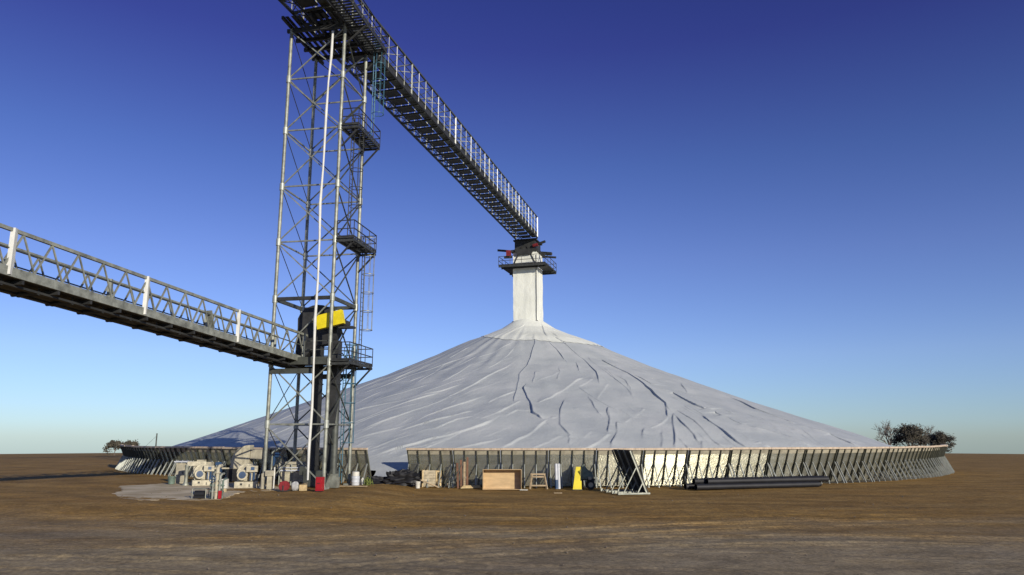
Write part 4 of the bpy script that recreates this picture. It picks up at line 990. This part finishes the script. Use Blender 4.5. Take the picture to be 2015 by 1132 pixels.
# tan crate
p = P3(849, 959)
t = thing('wooden_crate', p, 'tan wooden crate with an open slatted side by the wall', 'crate')
rzc = .22
def cr(x, y, z): c, s = math.cos(rzc), math.sin(rzc); return p + Vector((c * x - s * y, s * x + c * y, z))
for nm, (cx_, cy_, sx_, sy_) in (('front_boards', (-.15, 0, .86, .03)), ('rear_boards', (0, .8, 1.16, .03)), ('side_boards', (-.57, .4, .03, .78))):
    m = MB()
    for k in range(6):
        m.box(cr(cx_, cy_, .12 + .17 * k), (sx_ + .01 * (k % 2), sy_, .155), rzc)
    m.build(nm, M_tanw if nm != 'front_boards' else mat('sun_bleached_boards', (0.42, 0.36, 0.25), .8, 0, .3, 3.0), t)
for x, y in ((-.57, 0.03), (.30, .03), (.57, .03), (.57, .77), (-.57, .77)):
    m = MB(); m.box(cr(x, y - .05, .52), (.09, .06, 1.04), rzc); m.build('corner_post', M_tanw, t)
m = MB(); m.box(cr(.44, -.02, .25), (.26, .03, .16), rzc); m.box(cr(.44, -.02, .98), (.26, .03, .10), rzc); m.build('slat', M_tanw, t)
# leaning board off the crate
m = MB(); a = P3(862, 961) + Vector((0, 0, .06)); b = P3(826, 961) + Vector((0, .1, .50)); m.bar(a, b, .20, .06); m.build('timber', M_wood); tag(bpy.data.objects['timber'], 'thick weathered timber propped on the white bucket', 'timber')
# red plank on a block, yellow boards, silver dome, leaning boards
p = P3(886, 958)
m = MB(); m.bar(P3(868, 957) + Vector((0, 0, .24)), P3(908, 955) + Vector((0, 0, .30)), .26, .05); o = m.build('plank', M_woodr); tag(o, 'reddish plank raised off the dirt right of the crate', 'plank')
t = thing('timber_block', P3(880, 958), 'short timber block under the reddish plank', 'timber block'); m = MB(); m.box(P3(880, 958) + Vector((0, .05, .105)), (.3, .2, .2), .1); m.build('block', M_wood, t)
m = MB(); m.box(P3(902, 957) + Vector((0, .12, .12)), (.2, .16, .24), .1); o = m.build('timber_block', M_wood); tag(o, 'timber block under the far end of the reddish plank', 'timber block')
p = P3(926, 962)
for i in range(3):
    m = MB(); a = p + Vector((-.62 + .06 * i, .12 * i, .05 + .055 * i)); b = a + Vector((1.25 - .1 * i, .18, .01)); m.bar(a, b, .16, .05)
    o = m.build('board', M_tanw); tag(o, ('lowest yellowish board of the small stack below the silver dome', 'middle yellowish board of the small stack below the silver dome', 'top yellowish board of the small stack below the silver dome')[i], 'board', 'small stack of yellowish boards')
p = P3(920, 955)
t = thing('metal_tank', p, 'small shiny silver domed tank among the boards', 'tank')
m = MB(); m.lathe([(.17, .02), (.22, .05), (.235, .15), (.235, .28), (.21, .38), (.15, .45), (.06, .485), (.02, .49)], p, 24); m.build('body', mat('polished_metal', (.75, .75, .75), .22, 1.0, .05), t)
m = MB(); m.lathe([(.18, 0), (.18, .03)], p, 18); m.build('foot_ring', M_dark, t)
m = MB(); m.lathe([(.03, .48), (.03, .55), (.05, .55), (.05, .58)], p, 10); m.build('valve', M_dark, t)
for i, (px, tx, h, mt, lab) in enumerate(((905, .10, 1.55, M_woodr, 'shortest reddish board leaning on the wall near the silver tank'), (911, .22, 1.75, M_woodr, 'middle reddish board leaning on the wall near the silver tank'), (917, .30, 1.62, M_wood, 'pale brown board leaning on the wall near the silver tank'), (922, .34, 1.9, M_woodr, 'tallest dark red board leaning on the wall near the silver tank'))):
    p = P3(px, 958); p.y = 48.5 + .04 * i
    m = MB(); m.bar(p + Vector((0, 0, 0)), p + Vector((tx * .3 - .1, -.12 + .02 * i, h)), .13, .035, up=(0, 1, 0)); o = m.build('leaning_board', mt); tag(o, lab, 'board', 'boards leaning on the wall')
# step ladder folded, leaning
p = P3(883, 958); p.y = 48.3
t = thing('leaning_ladder', p, 'thin grey ladder leaning on the wall right of the crate', 'ladder')
m = MB()
for s in (-.17, .17): m.tube([p + Vector((s, 0, 0)), p + Vector((s + .75, .15, 1.45))], .025, 6)
for k in range(1, 6): m.tube([(p + Vector((-.17, 0, 0))).lerp(p + Vector((.58, .15, 1.45)), k / 6), (p + Vector((.17, 0, 0))).lerp(p + Vector((.92, .15, 1.45)), k / 6)], .018, 5)
m.build('frame', M_galvd, t)
# plywood box, open towards us
p = P3(988, 964)
t = thing('plywood_box', p, 'large open plywood box lying on its side before the wall', 'box')
W_, H_, D_ = 2.36, 1.20, .62; yb = D_
def bx(n, c, s, mt=M_ply): m = MB(); m.box(p + Vector(c), s); return m.build(n, mt, t)
bx('back_board', (0, yb - .012, H_ / 2), (W_ - .05, .024, H_ - .05)); bx('top_board', (0, yb / 2 - .012, H_ - .012), (W_, D_ - .02, .024)); bx('bottom_board', (0, yb / 2 - .012, .012), (W_, D_ - .02, .024))
bx('side_board', (-W_ / 2 + .012, yb / 2 - .012, H_ / 2), (.024, D_ - .03, H_ - .052)); bx('side_board', (W_ / 2 - .012, yb / 2 - .012, H_ / 2), (.024, D_ - .03, H_ - .052))
m = MB(); m.bar(P3(1030, 965) + Vector((-.2, 0, .03)), P3(1030, 965) + Vector((.25, -.1, .03)), .2, .05); o = m.build('board', M_bucket); tag(o, 'small white board on the dirt at the box corner', 'board')
# trestle
p = P3(1059, 963)
t = thing('timber_trestle', p, 'small pale timber trestle right of the plywood box', 'trestle')
for sx in (-1, 1):
    for dy in (0, .5):
        m = MB(); m.bar(p + Vector((sx * .50 + (.0 if sx < 0 else .05), dy * 1.2 - .05, 0)), p + Vector((sx * .38, .15 + dy * .3, .86)), .08, .10); m.build('leg', M_wood, t)
m = MB(); m.bar(p + Vector((-.46, .2, .89)), p + Vector((.46, .2, .89)), .14, .09); m.bar(p + Vector((-.42, .12, .74)), p + Vector((.42, .12, .74)), .04, .09); m.build('top_bar', M_wood, t)
m = MB(); m.bar(p + Vector((-.5, .0, .22)), p + Vector((.5, .0, .22)), .05, .09); m.build('stretcher', M_wood, t)
# pale pipes leaning at the wall
for i, (px, lab) in enumerate(((1094, 'pale grey pipe with a blue foot leaning at the wall, nearer the trestle'), (1099, 'pale grey pipe leaning at the wall, nearer the yellow panel'))):
    p = P3(px, 961)
    p.y = 47.95 + .05 * i
    t = thing('leaning_pipe', p, lab, 'pipe', 'pale pipes leaning at the wall')
    m = MB(); m.tube([p, p + Vector((-.02, .1, 1.52))], .085, 12); m.build('pipe', M_greypl, t)
    m = MB(); m.tube([p + Vector((0, 0, 0.01)), p + Vector((-.008, .04, .55 - .3 * i))], .095, 12); m.build('sleeve', M_blue if i == 0 else M_greypl, t)
m = MB(); m.bar(P3(1090, 971) + Vector((0, 0, .02)), P3(1106, 971) + Vector((0, 0, .02)), .12, .04); o = m.build('offcut', M_wood); tag(o, 'pale timber offcut lying on the dirt below the leaning pipes', 'timber')
# yellow panel
p = P3(1136, 963); p.x *= .985; p.y -= .72
t = thing('yellow_panel', p, 'tall narrow bright yellow panel propped up at the wall', 'panel')
m = MB(); m.prism([(-.27, .03), (.27, .03), (.27, .52), (.20, .55), (.24, 1.36), (-.04, 1.36)], p + Vector((0, 0, 0)), (1, 0, 0), (0, .18, 1), (0, .12, 0)); m.build('plate', M_yellow, t)
m = MB(); m.box(p + Vector((0, .06, .015)), (.62, .3, .05)); m.build('foot', M_dark, t)
# green wheeled machine
p = P3(1156, 963); p.x *= 1.004; p.y -= .35
t = thing('wheeled_machine', p, 'dull green two wheeled machine beside the yellow panel', 'machine')
m = MB(); m.prism([(-.34, .62), (.30, .62), (.36, .85), (.30, 1.05), (.05, 1.2), (-.12, 1.42), (-.26, 1.44), (-.30, 1.1)], p + Vector((-.06, .1, 0)), (1, 0, 0), (0, 0, 1), (0, .55, 0)); m.build('hood', M_green, t)
m = MB(); m.tube([p + Vector((-.06, .36, .48)), p + Vector((.42, .36, .44))], .20, 16); m.build('tank', M_galvd, t)
for dy in (0.02, .62):
    m = MB(); m.tube([p + Vector((.16, dy, .28)), p + Vector((.16, dy + .12, .28))], .28, 18); wl = m.build('wheel', M_rubber, t)
    m = MB(); m.tube([p + Vector((.16, dy - .01, .28)), p + Vector((.16, dy + .13, .28))], .15, 14); m.build('rim', M_creamd, wl)
m = MB(); m.bar(p + Vector((-.3, .3, .62)), p + Vector((-.3, .3, 0)), .07, .07); m.bar(p + Vector((-.36, .36, .58)), p + Vector((.4, .36, .58)), .4, .08); m.tube([p + Vector((-.14, .3, 1.4)), p + Vector((-.14, .3, 1.6))], .04, 8); m.build('chassis', M_dark, t)
m = MB(); m.box(p + Vector((.1, -.0, .68)), (.18, .2, .16)); m.build('carburettor', M_creamd, t)
# stack of black pipes
a0 = Vector((11.1, 46.9, 0)); a1 = Vector((20.2, 50.0, 0)); dirp = (a1 - a0).normalized(); nrm = Vector((-dirp.y, dirp.x, 0)); PRD = 0.175
proto = None
spots = [(i * 2 * PRD * 1.01, 0, (-.0, .5, -.3, .35)[i]) for i in range(4)] + [((i + .5) * 2 * PRD * 1.01, PRD * 1.74, (.9, .2, 1.2)[i]) for i in range(3)]
for i, (off, z, sh) in enumerate(spots):
    base = a0 + nrm * (off + .0) + dirp * sh
    if proto is None:
        proto = thing('black_pipe', base, '', 'pipe', 'stack of black pipes')
        L_ = (a1 - a0).length - .6
        m = MB(); n = 20
        for (ra, rb, x0, x1) in ((PRD, PRD - .022, 0, L_),):
            vs = []; fs = []
            for (x, r_) in ((x0, ra), (x1, ra), (x1, rb), (x0, rb)):
                for k in range(n): t_ = 2 * math.pi * k / n; vs.append((x, r_ * math.cos(t_), PRD + r_ * math.sin(t_)))
            for j in range(4):
                for k in range(n): fs.append((j * n + k, j * n + (k + 1) % n, ((j + 1) % 4) * n + (k + 1) % n, ((j + 1) % 4) * n + k))
            m.add(vs, fs)
        m.build('barrel', M_plastic, proto, local=True); o = proto
    else: o = dup(proto)
    o.location = base + Vector((0, 0, z + .01)); o.rotation_euler = (0, 0, math.atan2(dirp.y, dirp.x) + random.uniform(-.004, .004))
    o['label'] = 'long black plastic pipe in the bottom row of the stack' if z == 0 else 'long black plastic pipe lying on top of the stack'

# ================================================================== STONES ON THE YARD
m = MB(); rng = random.Random(12)
for i in range(420):
    x = rng.uniform(-17, 17); y = rng.uniform(17, 44); x *= y / 40 + .2
    s = rng.choice((.012, .015, .015, .02, .02, .025, .04)) * rng.uniform(.7, 1.3); z = float(gz(x, y))
    vs = [(x + s * rng.uniform(.7, 1.3) * dx, y + s * rng.uniform(.7, 1.3) * dy, z + s * dz * rng.uniform(.5, .9)) for dx, dy, dz in ((1, 0, 0), (0, 1, 0), (-1, 0, 0), (0, -1, 0), (0, 0, 1), (0, 0, -1))]
    m.add(vs, [(0, 1, 4), (1, 2, 4), (2, 3, 4), (3, 0, 4), (1, 0, 5), (2, 1, 5), (3, 2, 5), (0, 3, 5)])
st = m.build('gravel', mat('stone', (.16, .13, .10), .95, 0, .3, 30), None); tag(st, 'loose stones scattered over the dirt yard', 'gravel', kind='stuff')

# ================================================================== BEYOND THE WALL
def bare_tree(name, base, h, spread, seed, label, mt, leafy=0.0, twig=.02):
    rng = random.Random(seed); t = thing(name, base, label, 'tree', 'trees beyond the wall')
    tr = MB(); br = MB(); lf = MB()
    def grow(p, d, l, r, dep, mb):
        q = p + d * l; mid = p.lerp(q, .5) + Vector((rng.gauss(0, .05), rng.gauss(0, .05), 0)) * l
        mb.tube([p, mid, q], [r, r * .8, r * .6], 5 if dep > 1 else 3, False)
        if leafy and dep <= 2:
            for _ in range(int(leafy)):
                c = q + Vector((rng.gauss(0, .5), rng.gauss(0, .5), rng.gauss(0, .4))) * l; s = rng.uniform(.06, .17)
                u = Vector((rng.gauss(0, 1), rng.gauss(0, 1), rng.gauss(0, 1))).normalized(); v = u.orthogonal().normalized()
                lf.add([c - u * s - v * s * .5, c + u * s - v * s * .5, c + u * s + v * s * .5, c - u * s + v * s * .5], [(0, 1, 2, 3)])
        if dep == 0: return
        for _ in range(rng.choice((3, 3, 4))):
            nd = (d + Vector((rng.gauss(0, spread), rng.gauss(0, spread), rng.gauss(.05, spread * .6)))).normalized()
            grow(p.lerp(q, rng.uniform(.6, 1)), nd, l * rng.uniform(.6, .82), max(twig, r * .55), dep - 1, br)
    for _ in range(rng.choice((2, 3))):
        grow(Vector(base), Vector((rng.gauss(0, .22), rng.gauss(0, .2), 1)).normalized(), h * .30, h * .022, 4, tr if _ == 0 else br)
    tr.build('trunk', M_bark, t); o = br.build('crown', M_bark, t)
    if leafy: lf.build('foliage', mt, t)
    return t
def far(px, Y): u = (px - CX) / F / 1.02; return Vector((u * Y, Y, float(gz(u * Y, Y))))
bare_tree('bare_tree', far(1750, 150), 9.5, .5, 3, 'bare grey winter tree just past the end of the pile', M_leafd, 0, .035)
bare_tree('dense_tree', far(1790, 140), 7.2, .45, 5, 'dark dense tree right of the bare winter tree', M_leafd, 14)
bare_tree('bare_tree', far(1815, 165), 9.5, .45, 8, 'taller bare tree behind the dark dense tree', M_leafd, 0, .022)
bare_tree('dense_tree', far(1850, 150), 6.6, .5, 9, 'dark dense tree at the far end of the row', M_leafd, 14)
bare_tree('low_thicket', far(256, 150), 3.6, .6, 11, 'low grey thicket beyond the shaded end of the wall', M_leafd, 5, .02)
bare_tree('low_thicket', far(228, 160), 4.2, .6, 13, 'second grey thicket further from the pile', M_leafd, 4, .02)
p = far(308, 82); p.z = float(gz(p.x, p.y))
t = thing('guyed_post', p, 'thin dark post with a guy wire beyond the shaded wall', 'post')
m = MB(); m.tube([p, p + Vector((0, 0, 3.25))], .07, 8); m.build('post', M_galvd, t)
m = MB(); m.tube([p + Vector((0, 0, 3.0)), p + Vector((-1.4, 0, 1.6)), p + Vector((-2.6, 0, .3))], .012, 5); m.build('guy_wire', M_dark, t)
